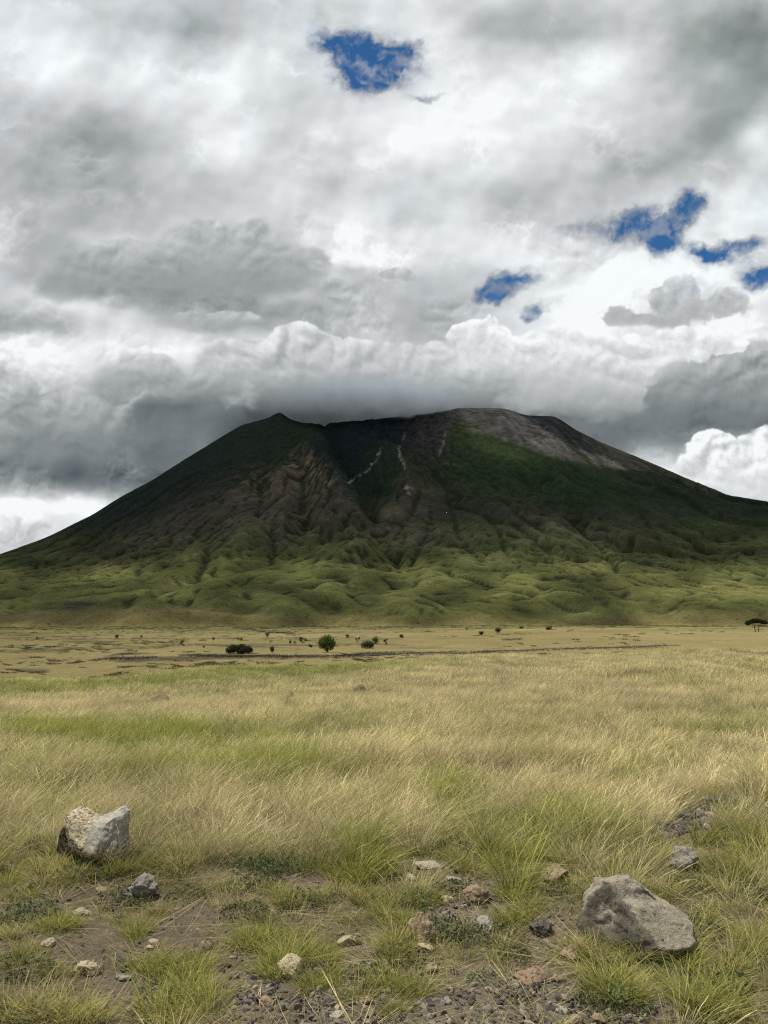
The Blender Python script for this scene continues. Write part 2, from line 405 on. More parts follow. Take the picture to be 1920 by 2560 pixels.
    vary = np.clip(.75 + 1.0 * fbm(MX / 900, MY / 900, 3, .5, 237), .15, 1.6)
    smooth_sh = 1 - .75 * np.clip(1.1 * blob(U, V, 1110, 975, 170, 50, 16), 0, 1)
    amph = np.clip(blob(U, V, 770, 1000, 100, 90) * 1.3, 0, 1)
    leftq = 1 - .45 * sstep(700 - U, 0, 200) * sstep(Z, 500, 800)
    gul = 62 * valleys(7, .55, 241, .34) * (1 - sstep(Z, 900, 1500))
    gul = gul + 34 * valleys(15, .8, 242, .36) * (1 - .5 * sstep(Z, 900, 1500)) + 16 * valleys(33, 1.2, 243, .4) + 7 * valleys(70, 2.0, 244, .45)
    Z = Z - gul * body * vary * smooth_sh * leftq * (1 - .5 * amph)
    for pts, w_, h_ in [([(1010,975),(1060,1040),(1110,1090),(1170,1130),(1210,1190)], 11, 45), ([(1100,1000),(1170,1060),(1240,1105),(1300,1165),(1330,1215)], 11, 45), ([(960,1040),(975,1090),(990,1140),(1040,1200)], 11, 45),
                        ([(1250,1040),(1360,1100),(1460,1150),(1560,1190)], 10, 40), ([(930,1090),(925,1140),(890,1190)], 12, 50), ([(1000,1020),(1040,1085),(1075,1130),(1100,1200)], 9, 36)]:
        Z = Z - ridge(pts, w_, 8, h_, .9)
    rs = np.random.RandomState(3)
    # lower left flank: long spurs running down to the left
    for k in range(9):
        x0 = 560 - 46 * k + rs.uniform(-10, 10); y0 = 1040 + 16 * k
        x1 = 360 - 62 * k; y1 = 1205 + 10 * k + rs.uniform(-8, 8)
        Z = Z - ridge([(x0, y0), ((x0 + x1) / 2 + 14, (y0 + y1) / 2 - 8), (x1, y1)], 10, 8, 34)
    # two rounded shoulders at the foot of the left face, with gullies between
    Z = Z + ridge([(545,1142),(500,1180),(455,1225)], 34, 85, 30, 1.5) + ridge([(420,1190),(380,1225),(340,1262)], 24, 50, 15, 1.4)
    Z = Z + ridge([(712,1150),(660,1172),(610,1195)], 24, 60, 22, 1.4)
    Z = Z - ridge([(450,1180),(440,1215),(428,1243)], 9, 45, 30) - ridge([(590,1150),(596,1175),(585,1200)], 9, 40, 35)
    # edge of the foothill shelf
    d, t, s = polydist(U, V, [(330,1275),(430,1248),(560,1216),(690,1182),(760,1150),(850,1185),(900,1200)])
    Z = Z - 26 * np.exp(-(d / 9) ** 2) * (V < 1300)
    foot = sstep(V, 1180, 1240) * (1 - sstep(V, 1335, 1350))
    # hummocks of the apron: rounded, parted by creases that run downhill
    wv = .16 * fbm(MX / 700, MY / 700, 3, .5, 221); wr = 200 * fbm(MX / 420, MY / 420, 4, .5, 222)
    hum = fbm((th + wv) * 9, (rho + wr) / 700, 2, .42, 223, 'b')
    hum2 = fbm((th + wv * .7) * 24, (rho + wr) / 300, 3, .45, 224, 'b')
    hum3 = fbm((th + wv * .7) * 60, (rho + wr) / 130, 2, .45, 225, 'b')
    lowz = sstep(Z, -5, 70) * (1 - sstep(Z, 380, 700))
    Z = Z + lowz * (33 * hum + 9 * hum2 + 3 * hum3)
    cr = 1 - sstep(np.abs(fbm((th + wv) * 8, (rho + wr) / 1100, 3, .5, 226)), 0, .10)
    cr2 = 1 - sstep(np.abs(fbm((th + wv) * 19 + 3, (rho + wr) / 600, 3, .5, 227)), 0, .07)
    cr2 = cr2 * sstep(fbm(MX / 500, MY / 700, 2, .5, 228), -.05, .25)
    cr3 = 1 - sstep(np.abs(fbm((th + wv) * 44 + 9, (rho + wr) / 380, 3, .5, 229)), 0, .09)
    cr3 = cr3 * sstep(fbm(MX / 300, MY / 420, 2, .5, 230), -.1, .2)
    Z = Z - (15 * cr + 13 * cr2 + 8 * cr3) * sstep(Z, 20, 90) * (1 - sstep(Z, 400, 700))
    for (x, y, rx, ry, h) in [(1235,1330,62,28,46),(1140,1345,60,10,10),(612,1347,66,12,16),(800,1350,70,8,9),(925,1350,80,10,14),(1395,1345,70,9,10),(990,1330,90,14,14),
                              (1330,1262,60,14,22),(1090,1205,60,16,30),(1210,1225,70,14,24),(1010,1212,40,12,22),(1480,1240,90,12,16),(700,1260,80,14,12),(560,1290,90,14,12),(230,1330,120,9,8),(1560,1300,90,12,10)]:
        Z = Z + h * blob(U, V, x, y, rx, ry)
    cliffs = np.exp(-((U - 660) / 100) ** 2 - ((V - 1045) / 75) ** 2)
    k1 = fbm((th + wq) * 26, lr * .8, 4, .55, 231, 'r')
    Z = Z + (cliffs * 26 + 7 * up * smooth_sh) * k1 + 3.5 * fbm(MX / 120, MY / 120, 4, .55, 233) * sstep(Z, 60, 400)
    Z = fit(Z)
    B = Z.copy(); B[1:-1, 1:-1] = Z[1:-1, 1:-1] * .4 + .15 * (Z[:-2, 1:-1] + Z[2:, 1:-1] + Z[1:-1, :-2] + Z[1:-1, 2:])
    Z = B
    Z = lerp(ground_z(MX, MY) - 1.0, Z, sstep(MY + 330 * fbm(MX / 420, MY / 600, 3, .5, 240), 2120, 2600))
    # merges with the plain at its foot
    G = ground_z(MX, MY)
    Z = np.where(Z < 30, lerp(G - 1.0, Z, sstep(Z, -6, 22)), Z)
    return Z
# ------------------------------------------------------------------ mesh helpers
def grid_mesh(name, X, Y, Z, attrs=None, smooth=True, skip=None):
    H, W = X.shape
    me = bpy.data.meshes.new(name)
    co = np.stack([X, Y, Z], -1).reshape(-1, 3).astype(np.float32)
    i = (np.arange(H - 1)[:, None] * W + np.arange(W - 1)[None]).ravel()
    if skip is not None: i = i[~skip.ravel()]
    q = np.stack([i, i + 1, i + W + 1, i + W], -1).astype(np.int32)
    me.vertices.add(len(co)); me.vertices.foreach_set('co', co.ravel())
    me.loops.add(q.size); me.loops.foreach_set('vertex_index', q.ravel())
    me.polygons.add(len(q)); me.polygons.foreach_set('loop_start', np.arange(0, q.size, 4, dtype=np.int32))
    me.update(calc_edges=True)
    me.polygons.foreach_set('use_smooth', np.full(len(q), smooth))
    for k, v in (attrs or {}).items():
        add_attr(me, k, v)
    return me
def add_attr(me, k, v):
    v = np.asarray(v, np.float32)
    if v.size == len(me.vertices):
        a = me.attributes.new(k, 'FLOAT', 'POINT'); a.data.foreach_set('value', v.ravel())
    else:
        a = me.attributes.new(k, 'FLOAT_VECTOR', 'POINT'); a.data.foreach_set('vector', v.ravel())
def link(name, me, m=None, parent=None):
    o = bpy.data.objects.new(name, me)
    scene.collection.objects.link(o)
    if m is not None: me.materials.append(m)
    if parent is not None: o.parent = parent
    return o
def tag(o, label=None, cat=None, group=None, kind=None):
    if label: o['label'] = label
    if cat: o['category'] = cat
    if group: o['group'] = group
    if kind: o['kind'] = kind
    return o
def material(name):
    m = bpy.data.materials.new(name); m.use_nodes = True
    t = NT(m.node_tree); t.n.clear()
    t.out = t.node('ShaderNodeOutputMaterial')
    return m, t

# ------------------------------------------------------------------ sky: a ceiling of cloud at 3.5 km with openings
CEIL = 3500.0
def lit_fraction(U, V, y):
    """how much sun comes through the cloud above each place of the volcano's face."""
    T = np.interp(V, [880, 960, 1100, 1180, 1230, 1290, 1345, 1352], [.09, .11, .12, .25, .46, .50, .50, .95])
    n = fbm(U / 150, V / 34, 4, .5, 301)
    T = T * (1 + 3.0 * n * sstep(V, 900, 1150)) + .25 * sstep(n, .1, .35) * sstep(V, 1150, 1230)
    for (x, y_, rx, ry, rot, k) in [(1050,950,70,26,20,.34),(1120,985,60,14,15,.30),(1190,960,140,30,28,.28),(1310,1005,60,14,14,.22),(540,1150,40,22,-20,.55),(415,1200,40,20,-30,.45),
                                    (690,1155,50,12,-8,.40),(840,1112,30,14,0,.45),(1020,1212,50,16,0,.75),(1090,1165,60,26,-20,.28),(1000,1175,40,16,-30,.3),(740,1200,170,26,-10,.30),
                                    (1300,1190,120,18,6,.22),(1560,1300,130,18,0,.40),(1640,1290,90,22,0,.35),(1180,1215,130,20,0,.22),(960,1240,180,26,0,.15),(1600,1215,120,16,6,.1),(1500,1120,160,22,16,.10)]:
        T = T + 1.15 * k * blob(U, V, x, y_, rx, ry, rot)
    T = T + .20 * blob(U, V, 655, 1045, 80, 66) + .10 * blob(U, V, 880, 1070, 50, 40) - .13 * np.clip(1.4 * blob(U, V, 765, 985, 70, 70, 40), 0, 1)
    T = T - .22 * blob(U, V, 300, 1120, 260, 70, -30) - .15 * blob(U, V, 1235, 1328, 60, 20) - .15 * blob(U, V, 140, 1300, 260, 40) - .2 * blob(U, V, 610, 1345, 70, 10)
    T = np.where(y < 1900, 1.0, T)
    return np.clip(T, .01, 1.0)
def build_sky(Zm):
    az = np.radians(np.concatenate([np.arange(-180, -36, 3.0), np.arange(-36, -29, .5), np.arange(-29, 29, .066), np.arange(29, 36, .5), np.arange(36, 180.1, 3.0)]))
    az[-1] = math.pi
    el = np.radians(np.concatenate([[-1.5, -.5], np.arange(0, 45.5, .066), np.arange(46, 60, .7), np.arange(60, 90.1, 2.5)]))
    A, E = np.meshgrid(az, el)
    dx, dy, dz = np.cos(E) * np.sin(A), np.cos(E) * np.cos(A), np.sin(E)
    # tangent-plane coordinates ahead, plain angles elsewhere
    fy = dy * cp + dz * sp; uy = -dy * sp + dz * cp
    front = sstep(fy, .30, .5)
    fs = np.maximum(fy, .30)
    X = lerp(829.5 + F * A, 829.5 + F * dx / fs, front); Y = lerp(1106 + F * PITCH - F * E, 1106 - F * uy / fs, front)
    v, hole = cloud_fields(X, Y)
    behind = 1 - sstep(fy, .35, .75)
    v = v - behind * .10; hole = hole * (1 - behind)
    R = np.minimum(CEIL / np.maximum(np.sin(np.maximum(E, 1e-4)), 1e-4), 26000.0)
    px, py, pz = dx * R, dy * R, dz * R
    # the ground the sun would reach through each point of the ceiling
    z = np.zeros(A.shape)
    for _ in range(12):
        t = (pz - z) / SUN_DIR.z
        gx, gy = px - SUN_DIR.x * t, py - SUN_DIR.y * t
        fxi = np.clip((gx - GX[0]) / CELL, 0, len(GX) - 1.01); fyi = np.clip((gy - GY[0]) / CELL, 0, len(GY) - 1.01)
        zn = Zm[fyi.astype(int), fxi.astype(int)]
        zn = np.where((gy > 1850) & (gy < 8450) & (np.abs(gx) < 4650), zn, 0)
        z = z * .5 + zn * .5
    U, V = project(gx, gy, z)
    T = lit_fraction(U, V, gy)
    near = (np.abs(gx) < 3000) & (gy < 1900) & (gy > -1500)
    T = np.where(near, 1.0, np.where(gy < -1500, .3, T))
    T = T * (1 - sstep(gy, 7600, 8250)) * (1 - sstep(np.abs(gx), 4450, 5000) * (gy > 1900))
    T = np.where(pz < 3000, 0.0, T)
    T = np.where((pz > 3000), T, 0)
    T = np.maximum(T, hole)
    c = cloud_rgb_np(v, hole * 0)
    lin = np.clip(c, 0, 1) ** 2.2
    lin = lin * (1 - hole[..., None])
    lin = np.maximum(lin - 2 ** EXPO * BLUE * np.where(near & (E > .9), 1, T)[..., None] * (1 - hole[..., None]), 0)
    lin = np.where((near & (E > .85))[..., None], 0, lin)
    lin = lin / 2 ** EXPO
    me = grid_mesh('sky', px, py, pz + EYE, {'glow': lin, 'gap': T})
    m, t = material('cloud_ceiling')
    a = t.attr('glow').outputs['Vector']; g = t.attr('gap').outputs['Fac']
    em = t.node('ShaderNodeEmission', {'Color': a, 'Strength': 1.0})
    gc = t.comb(g, g, g)
    tr = t.node('ShaderNodeBsdfTransparent', {'Color': gc})
    ad = t.node('ShaderNodeAddShader', {0: em.outputs[0], 1: tr.outputs[0]})
    t.put(t.out.inputs['Surface'], ad.outputs[0])
    m.cycles.emission_sampling = 'NONE'
    o = link('sky', me, m)
    tag(o, 'grey and white broken cloud cover with small blue openings', 'sky', kind='structure')
    return o

# ------------------------------------------------------------------ volcano surface
def build_volcano():
    Z = build_mountain()
    U, V = project(MX, MY, Z)
    gy, gx = np.gradient(Z, CELL)
    slope = np.hypot(gx, gy)
    lap = np.zeros_like(Z); lap[2:-2, 2:-2] = (Z[:-4, 2:-2] + Z[4:, 2:-2] + Z[2:-2, :-4] + Z[2:-2, 4:]) / 4 - Z[2:-2, 2:-2]
    n1 = fbm(MX / 260, MY / 260, 5, .55, 401); n2 = fbm(MX / 60, MY / 60, 4, .6, 402); n3 = fbm(MX / 900, MY / 900, 3, .5, 403)
    def C(r, g, b): return np.array([r, g, b])
    def mixc(a, b, w): return a * (1 - w[..., None]) + b * w[..., None]
    high = C(.023, .032, .022) * np.ones(Z.shape + (3,))
    low = C(.105, .110, .040)
    mid = C(.050, .058, .026)
    z_ = Z + 110 * n1
    # dark heath on the outer left slope, fresh green on the right shoulder
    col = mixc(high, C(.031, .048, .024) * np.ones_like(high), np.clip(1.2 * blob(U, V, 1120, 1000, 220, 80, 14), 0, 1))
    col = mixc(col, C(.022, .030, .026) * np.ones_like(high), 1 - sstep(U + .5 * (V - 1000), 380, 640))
    col = mixc(col, mid * np.ones_like(col), (1 - sstep(z_, 430, 820)))
    col = mixc(col, low * np.ones_like(col), 1 - sstep(z_, 150, 430))
    lite = C(.145, .140, .050)
    col = mixc(col, lite * np.ones_like(col), np.clip(.15 + 1.1 * n3 + .5 * n1, 0, 1) * (1 - sstep(z_, 300, 500)) * .7)
    brown = C(.078, .064, .050)
    tri = inpoly(U + 10 * n1, V + 8 * n1, [(655,955),(700,1005),(748,1062),(782,1108),(700,1125),(610,1135),(540,1120),(575,1060),(620,1000)]).astype(float)
    for _ in range(4): tri[1:-1, 1:-1] = (tri[:-2, 1:-1] + tri[2:, 1:-1] + tri[1:-1, :-2] + tri[1:-1, 2:]) / 4
    bare = tri * 1.1 + .75 * blob(U, V, 520, 1090, 170, 50, -14) + .9 * blob(U, V, 880, 1078, 60, 50) + .7 * blob(U, V, 870, 1145, 110, 40) + .65 * blob(U, V, 300, 1180, 280, 44, -25) + .55 * blob(U, V, 1200, 1130, 260, 34, 12) + .5 * blob(U, V, 650, 1140, 150, 30)
    w = np.clip(bare * (.8 + .8 * n1 + .6 * n2), 0, 1) * sstep(z_, 180, 380)
    col = mixc(col, brown * np.ones_like(col), w * .9)
    # ash and old lava at the top right
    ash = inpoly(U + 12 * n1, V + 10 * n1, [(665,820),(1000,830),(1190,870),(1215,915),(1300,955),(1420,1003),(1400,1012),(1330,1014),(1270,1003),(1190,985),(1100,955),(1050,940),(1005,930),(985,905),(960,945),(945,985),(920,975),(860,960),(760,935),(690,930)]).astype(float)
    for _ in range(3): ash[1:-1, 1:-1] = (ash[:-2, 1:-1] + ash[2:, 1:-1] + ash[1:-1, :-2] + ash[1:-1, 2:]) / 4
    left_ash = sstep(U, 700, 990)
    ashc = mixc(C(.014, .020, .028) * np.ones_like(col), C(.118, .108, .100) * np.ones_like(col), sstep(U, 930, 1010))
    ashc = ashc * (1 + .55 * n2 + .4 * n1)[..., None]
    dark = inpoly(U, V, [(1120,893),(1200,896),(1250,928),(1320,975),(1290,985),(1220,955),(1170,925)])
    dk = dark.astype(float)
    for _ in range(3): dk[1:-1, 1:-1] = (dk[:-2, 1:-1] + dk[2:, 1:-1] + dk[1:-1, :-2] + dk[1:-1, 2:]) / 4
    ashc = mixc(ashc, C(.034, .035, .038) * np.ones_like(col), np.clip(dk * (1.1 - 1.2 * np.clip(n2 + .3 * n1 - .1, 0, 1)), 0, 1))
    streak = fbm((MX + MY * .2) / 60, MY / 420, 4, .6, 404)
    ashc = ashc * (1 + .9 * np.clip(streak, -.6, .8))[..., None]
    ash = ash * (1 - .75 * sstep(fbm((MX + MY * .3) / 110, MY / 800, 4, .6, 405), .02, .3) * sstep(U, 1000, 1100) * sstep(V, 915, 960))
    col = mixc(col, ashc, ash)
    scrub = inpoly(U + 8 * n2, V + 8 * n2, [(1225,905),(1300,950),(1480,1030),(1560,1065),(1540,1075),(1440,1030),(1330,1000),(1290,980)])
    col = np.where(scrub[..., None], mixc(col, C(.075, .068, .050) * np.ones_like(col), .6 + .4 * np.clip(n2 * 2, -1, 1)), col)
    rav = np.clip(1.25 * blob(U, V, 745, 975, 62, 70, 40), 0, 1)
    col = mixc(col, C(.014, .021, .027) * np.ones_like(col), rav)  # depth of the ravine shaded through a near-black navy colour
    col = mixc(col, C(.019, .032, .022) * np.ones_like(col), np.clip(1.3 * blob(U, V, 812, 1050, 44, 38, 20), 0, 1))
    col = mixc(col, C(.050, .040, .042) * (1 + n2)[..., None], np.clip(1.2 * blob(U, V, 925, 935, 45, 50), 0, 1) * .8)
    # bright grass on the sharp ridge under the ash
    br = blob(U, V, 1010, 930, 46, 26, 20) + .7 * blob(U, V, 1130, 985, 60, 16, 12) + .6 * blob(U, V, 1060, 965, 60, 22) + .6 * blob(U, V, 1310, 1005, 40, 8, 12)
    col = mixc(col, C(.072, .092, .034) * np.ones_like(col), np.clip(br * (.8 + n2), 0, 1) * .5)
    # pale scars in the gullies
    def scar(pts, w, k, c=C(.26, .25, .23)):
        nonlocal col
        d, t_, s_ = polydist(U + 5 * n2, V + 5 * n1, pts)
        col = mixc(col, c * np.ones_like(col), np.clip(np.exp(-(d / (.62 * w)) ** 2) * k * (.15 + 2.2 * np.clip(n2 + .15, 0, 1)), 0, .9))
    scar([(825,968),(812,995),(796,1015),(755,1042)], 3.4, 1.3)
    scar([(876,935),(863,965),(864,985),(876,1010)], 3.6, 1.2)
    scar([(962,930),(960,955),(948,985)], 2.6, .8)
    scar([(880,1052),(890,1058),(884,1066)], 6.0, 1.1, C(.28, .20, .17))
    scar([(965,1000),(980,1005)], 5, .8, C(.22, .17, .12))
    scar([(840,1108),(836,1112)], 5, .8, C(.16, .17, .06))
    scar([(452,1196),(440,1215),(428,1236)], 4.0, 1.1, C(.20, .17, .10))
    for (x, y, a, b, k) in [(670,1000,16,26,.8),(690,1020,18,20,.8),(640,1015,20,30,.6),(715,1035,20,26,.5),(560,1040,60,26,.35)]:
        w = np.clip(blob(U, V, x, y, a, b) * k * (n2 * 2.6 + .3), 0, .8)
        col = mixc(col, C(.20, .14, .09) * np.ones_like(col), w)
    # hollows of the surface coloured darker, by how concave they are
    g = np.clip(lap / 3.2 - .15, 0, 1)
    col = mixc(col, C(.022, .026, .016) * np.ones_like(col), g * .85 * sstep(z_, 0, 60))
    # rubble patches low on the left
    for (x, y, a, b) in [(180,1305,40,6),(270,1331,34,7),(40,1330,60,4),(150,1315,60,4),(95,1345,40,4),(220,1362,30,5)]:
        w = np.clip(blob(U, V, x, y, a, b) * (1.3 + 2 * n2), 0, 1) * (Z < 200)
        col = mixc(col, C(.050, .044, .038) * np.ones_like(col), w)
    col = col * (1 + .32 * n2 + .20 * n1 + .10 * n3)[..., None]
    # at the foot the dry grass of the plain takes over
    straw = C(.15, .125, .055)
    col = mixc(col, straw * np.ones_like(col), (1 - sstep(Z + 26 * n1 + 44 * n3 - 18 * sstep(-U, -700, -200), -8, 34)) * .8)
    col = np.clip(col, .006, 1)
    keep = (MY[:-1, :-1] > 0)
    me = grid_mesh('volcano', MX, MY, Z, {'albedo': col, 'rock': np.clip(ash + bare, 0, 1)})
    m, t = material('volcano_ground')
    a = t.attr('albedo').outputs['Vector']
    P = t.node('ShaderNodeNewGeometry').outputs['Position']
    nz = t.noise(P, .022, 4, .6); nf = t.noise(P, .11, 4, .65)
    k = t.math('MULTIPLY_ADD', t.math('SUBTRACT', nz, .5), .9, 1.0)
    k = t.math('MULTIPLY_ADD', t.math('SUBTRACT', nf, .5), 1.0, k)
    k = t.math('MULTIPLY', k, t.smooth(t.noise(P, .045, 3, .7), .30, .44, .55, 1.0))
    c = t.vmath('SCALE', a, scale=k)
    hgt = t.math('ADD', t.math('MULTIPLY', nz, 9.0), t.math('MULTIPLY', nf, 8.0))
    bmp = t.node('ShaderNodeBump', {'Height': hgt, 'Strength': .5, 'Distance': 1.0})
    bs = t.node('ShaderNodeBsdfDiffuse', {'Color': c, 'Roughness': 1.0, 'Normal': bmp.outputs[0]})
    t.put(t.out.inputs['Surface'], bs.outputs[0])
    o = link('hills', me, m)
    tag(o, 'dark green volcano with eroded gullies above low grassy foothills', 'volcano', kind='structure')
    return Z
MOUNT_Z = build_volcano()
build_sky(MOUNT_Z)
# ------------------------------------------------------------------ the ground sheet
def cast(X, Y, lift=0.0):
    """the point of the ground seen at a place of the view."""
    d = view_dir(X, Y)
    rr = np.geomspace(1.5, 3000, 6000)
    dh = math.hypot(d.x, d.y)
    x, y, z = d.x / dh * rr, d.y / dh * rr, EYE + d.z / dh * rr
    g = ground_z(x, y) + lift
    i = int(np.argmax(z < g))
    if i == 0: i = len(rr) - 1
    return np.array([x[i], y[i], g[i] - lift])
# bare and stony places of the verge, seen from the road: x, y, half width, half height, tilt, weight
BARE = [(60,2080,150,26,2,1.1),(230,2120,170,30,6,1.0),(330,2010,100,26,-8,.9),(300,2070,70,40,20,.8),(430,1985,60,16,-10,.5),(640,2140,180,26,4,1.1),(560,2190,190,30,0,1.1),(520,2060,60,20,0,.8),
        (760,2070,60,20,0,.6),(700,2205,130,16,0,1.0),(610,1900,130,14,0,.7),(480,1888,60,10,0,.5),(700,1925,70,14,0,.5),(985,1975,70,50,-20,1.0),(1030,1935,60,36,0,.9),(960,1925,60,16,0,.6),(830,2040,50,18,0,.5),(1000,2050,60,16,0,.5),
        (1120,2110,90,30,0,.7),(1180,2170,190,36,2,1.1),(1040,2195,120,30,0,1.0),(930,2200,80,24,0,.6),(1420,2205,150,20,0,.8),(1200,2040,60,20,0,.8),(1175,2010,50,30,0,.7),(1480,2050,80,20,-6,.8),(1620,2000,50,24,0,.4),
        (1560,2060,70,14,0,.5),(1380,2170,60,16,0,.4),(270,1935,70,16,10,.9),(235,1925,30,34,0,.7),(160,1955,110,10,-6,.5),(1640,2180,60,20,0,.7),(1500,1775,80,14,-32,1.3),(1560,1735,50,14,-36,1.2),(1440,1800,40,12,-20,.8),(1630,1860,50,20,0,.35),(20,1970,90,14,0,.4),(880,2110,50,12,0,.4),(40,2140,90,14,0,.6)]
GREENS = [(130,1595,170,22,4,.9),(330,1610,150,30,0,1.0),(420,1680,180,34,0,.6),(640,1590,120,26,0,.35),(620,1650,160,40,10,.45),(110,1780,70,40,0,.5),(20,1720,60,30,0,.5),(120,1660,130,30,0,.3),(300,1880,120,40,0,.5),(985,1750,40,40,0,1.0),(960,1720,40,30,0,.6),(1120,1640,180,20,0,.3),
          (1560,1600,120,26,0,.5),(1600,1440,60,10,0,.5),(1130,1800,70,30,0,.7),(1250,1800,120,40,0,.7),(1100,1860,90,40,0,.7),(780,1860,60,34,0,1.0),(850,1560,80,12,0,.3),(1300,1560,160,16,0,.3),(1500,1660,120,24,0,.35),(1180,1900,80,40,0,.7),(560,1870,90,30,0,.5),(60,1600,60,20,0,.4),
          (1590,1840,100,50,0,.6),(1080,1940,60,30,0,.9),(1560,1920,90,40,0,.5),(800,1450,300,10,0,.2),(700,1770,140,30,0,.2),(1400,1850,60,30,0,.5),(1500,1480,100,12,0,.3),(1330,1720,120,26,0,-.3),(1560,1680,110,30,-30,-.9),(1420,1780,100,26,-30,-.7),(560,1810,140,40,0,-.6),(420,1790,120,30,0,-.3),(200,1530,200,14,0,-.3),(1200,1500,200,20,0,-.3)]
def field_sum(U, V, lst):
    s = 0
    for (x, y, rx, ry, rot, k) in lst:
        s = s + k * blob(U, V, x, y, rx, ry, rot)
    return s
def ground_maps(x, y, z):
    U, V = project(x, y, z)
    ahead = sstep(y, 1.0, 2.5)
    r = np.hypot(x, y)
    n = fbm(x / .55, y / .55, 4, .55, 501) * (1 - sstep(r, 20, 40)); n2 = fbm(x / 3.1, y / 3.1, 3, .5, 502); n3 = fbm(x / 22, y / 38, 4, .5, 503)
    bare = field_sum(U, V, BARE) * ahead + .75 * n
    base = 1 - sstep(V, 1850, 1960) * .42 - sstep(V, 2080, 2200) * .16
    cover = np.clip(base + .25 * n2 * sstep(V, 1850, 1950) - np.clip(bare, 0, 1.2) * (1 - sstep(r, 14, 20)), 0, 1)
    green = .25 + field_sum(U, V, GREENS) * .8 * ahead + .35 * n2 + .30 * n3 + .30 * sstep(V, 1820, 1980)
    c = crest_r(x / np.maximum(np.abs(y), .35 * r + 1e-6))
    green = green + .55 * np.exp(-((r - c) / 9) ** 2) * sstep(-x / np.maximum(r, 1), -.3, .1)
    return U, V, r, cover, np.clip(green, 0, 1), c
STRIPS = [([(780,1417),(870,1411),(1000,1409),(1120,1405),(1250,1400),(1390,1397),(1470,1393)], 3.6, 1.0), ([(385,1415),(520,1416),(700,1417),(850,1410)], 3.4, 1.0),
          ([(190,1427),(240,1421),(340,1419)], 3.4, 1.0), ([(505,1356),(560,1362),(640,1369)], 2.6, 1.0), ([(395,1364),(440,1357),(490,1349)], 3.0, .8), ([(1083,1381),(1105,1381),(1130,1379)], 1.8, 1.0),
          ([(0,1404),(60,1402),(110,1398)], 2.5, .7), ([(90,1432),(150,1427)], 2, .7), ([(470,1377),(510,1372)], 1.6, .7), ([(300,1347),(360,1355)], 1.6, .5), ([(0,1484),(60,1478)], 5, .5), ([(215,1461),(300,1455)], 4, .35), ([(0,1425),(80,1418)], 1.5, .5), ([(330,1378),(400,1370)], 1.4, .6), ([(150,1388),(220,1382)], 1.3, .5)]
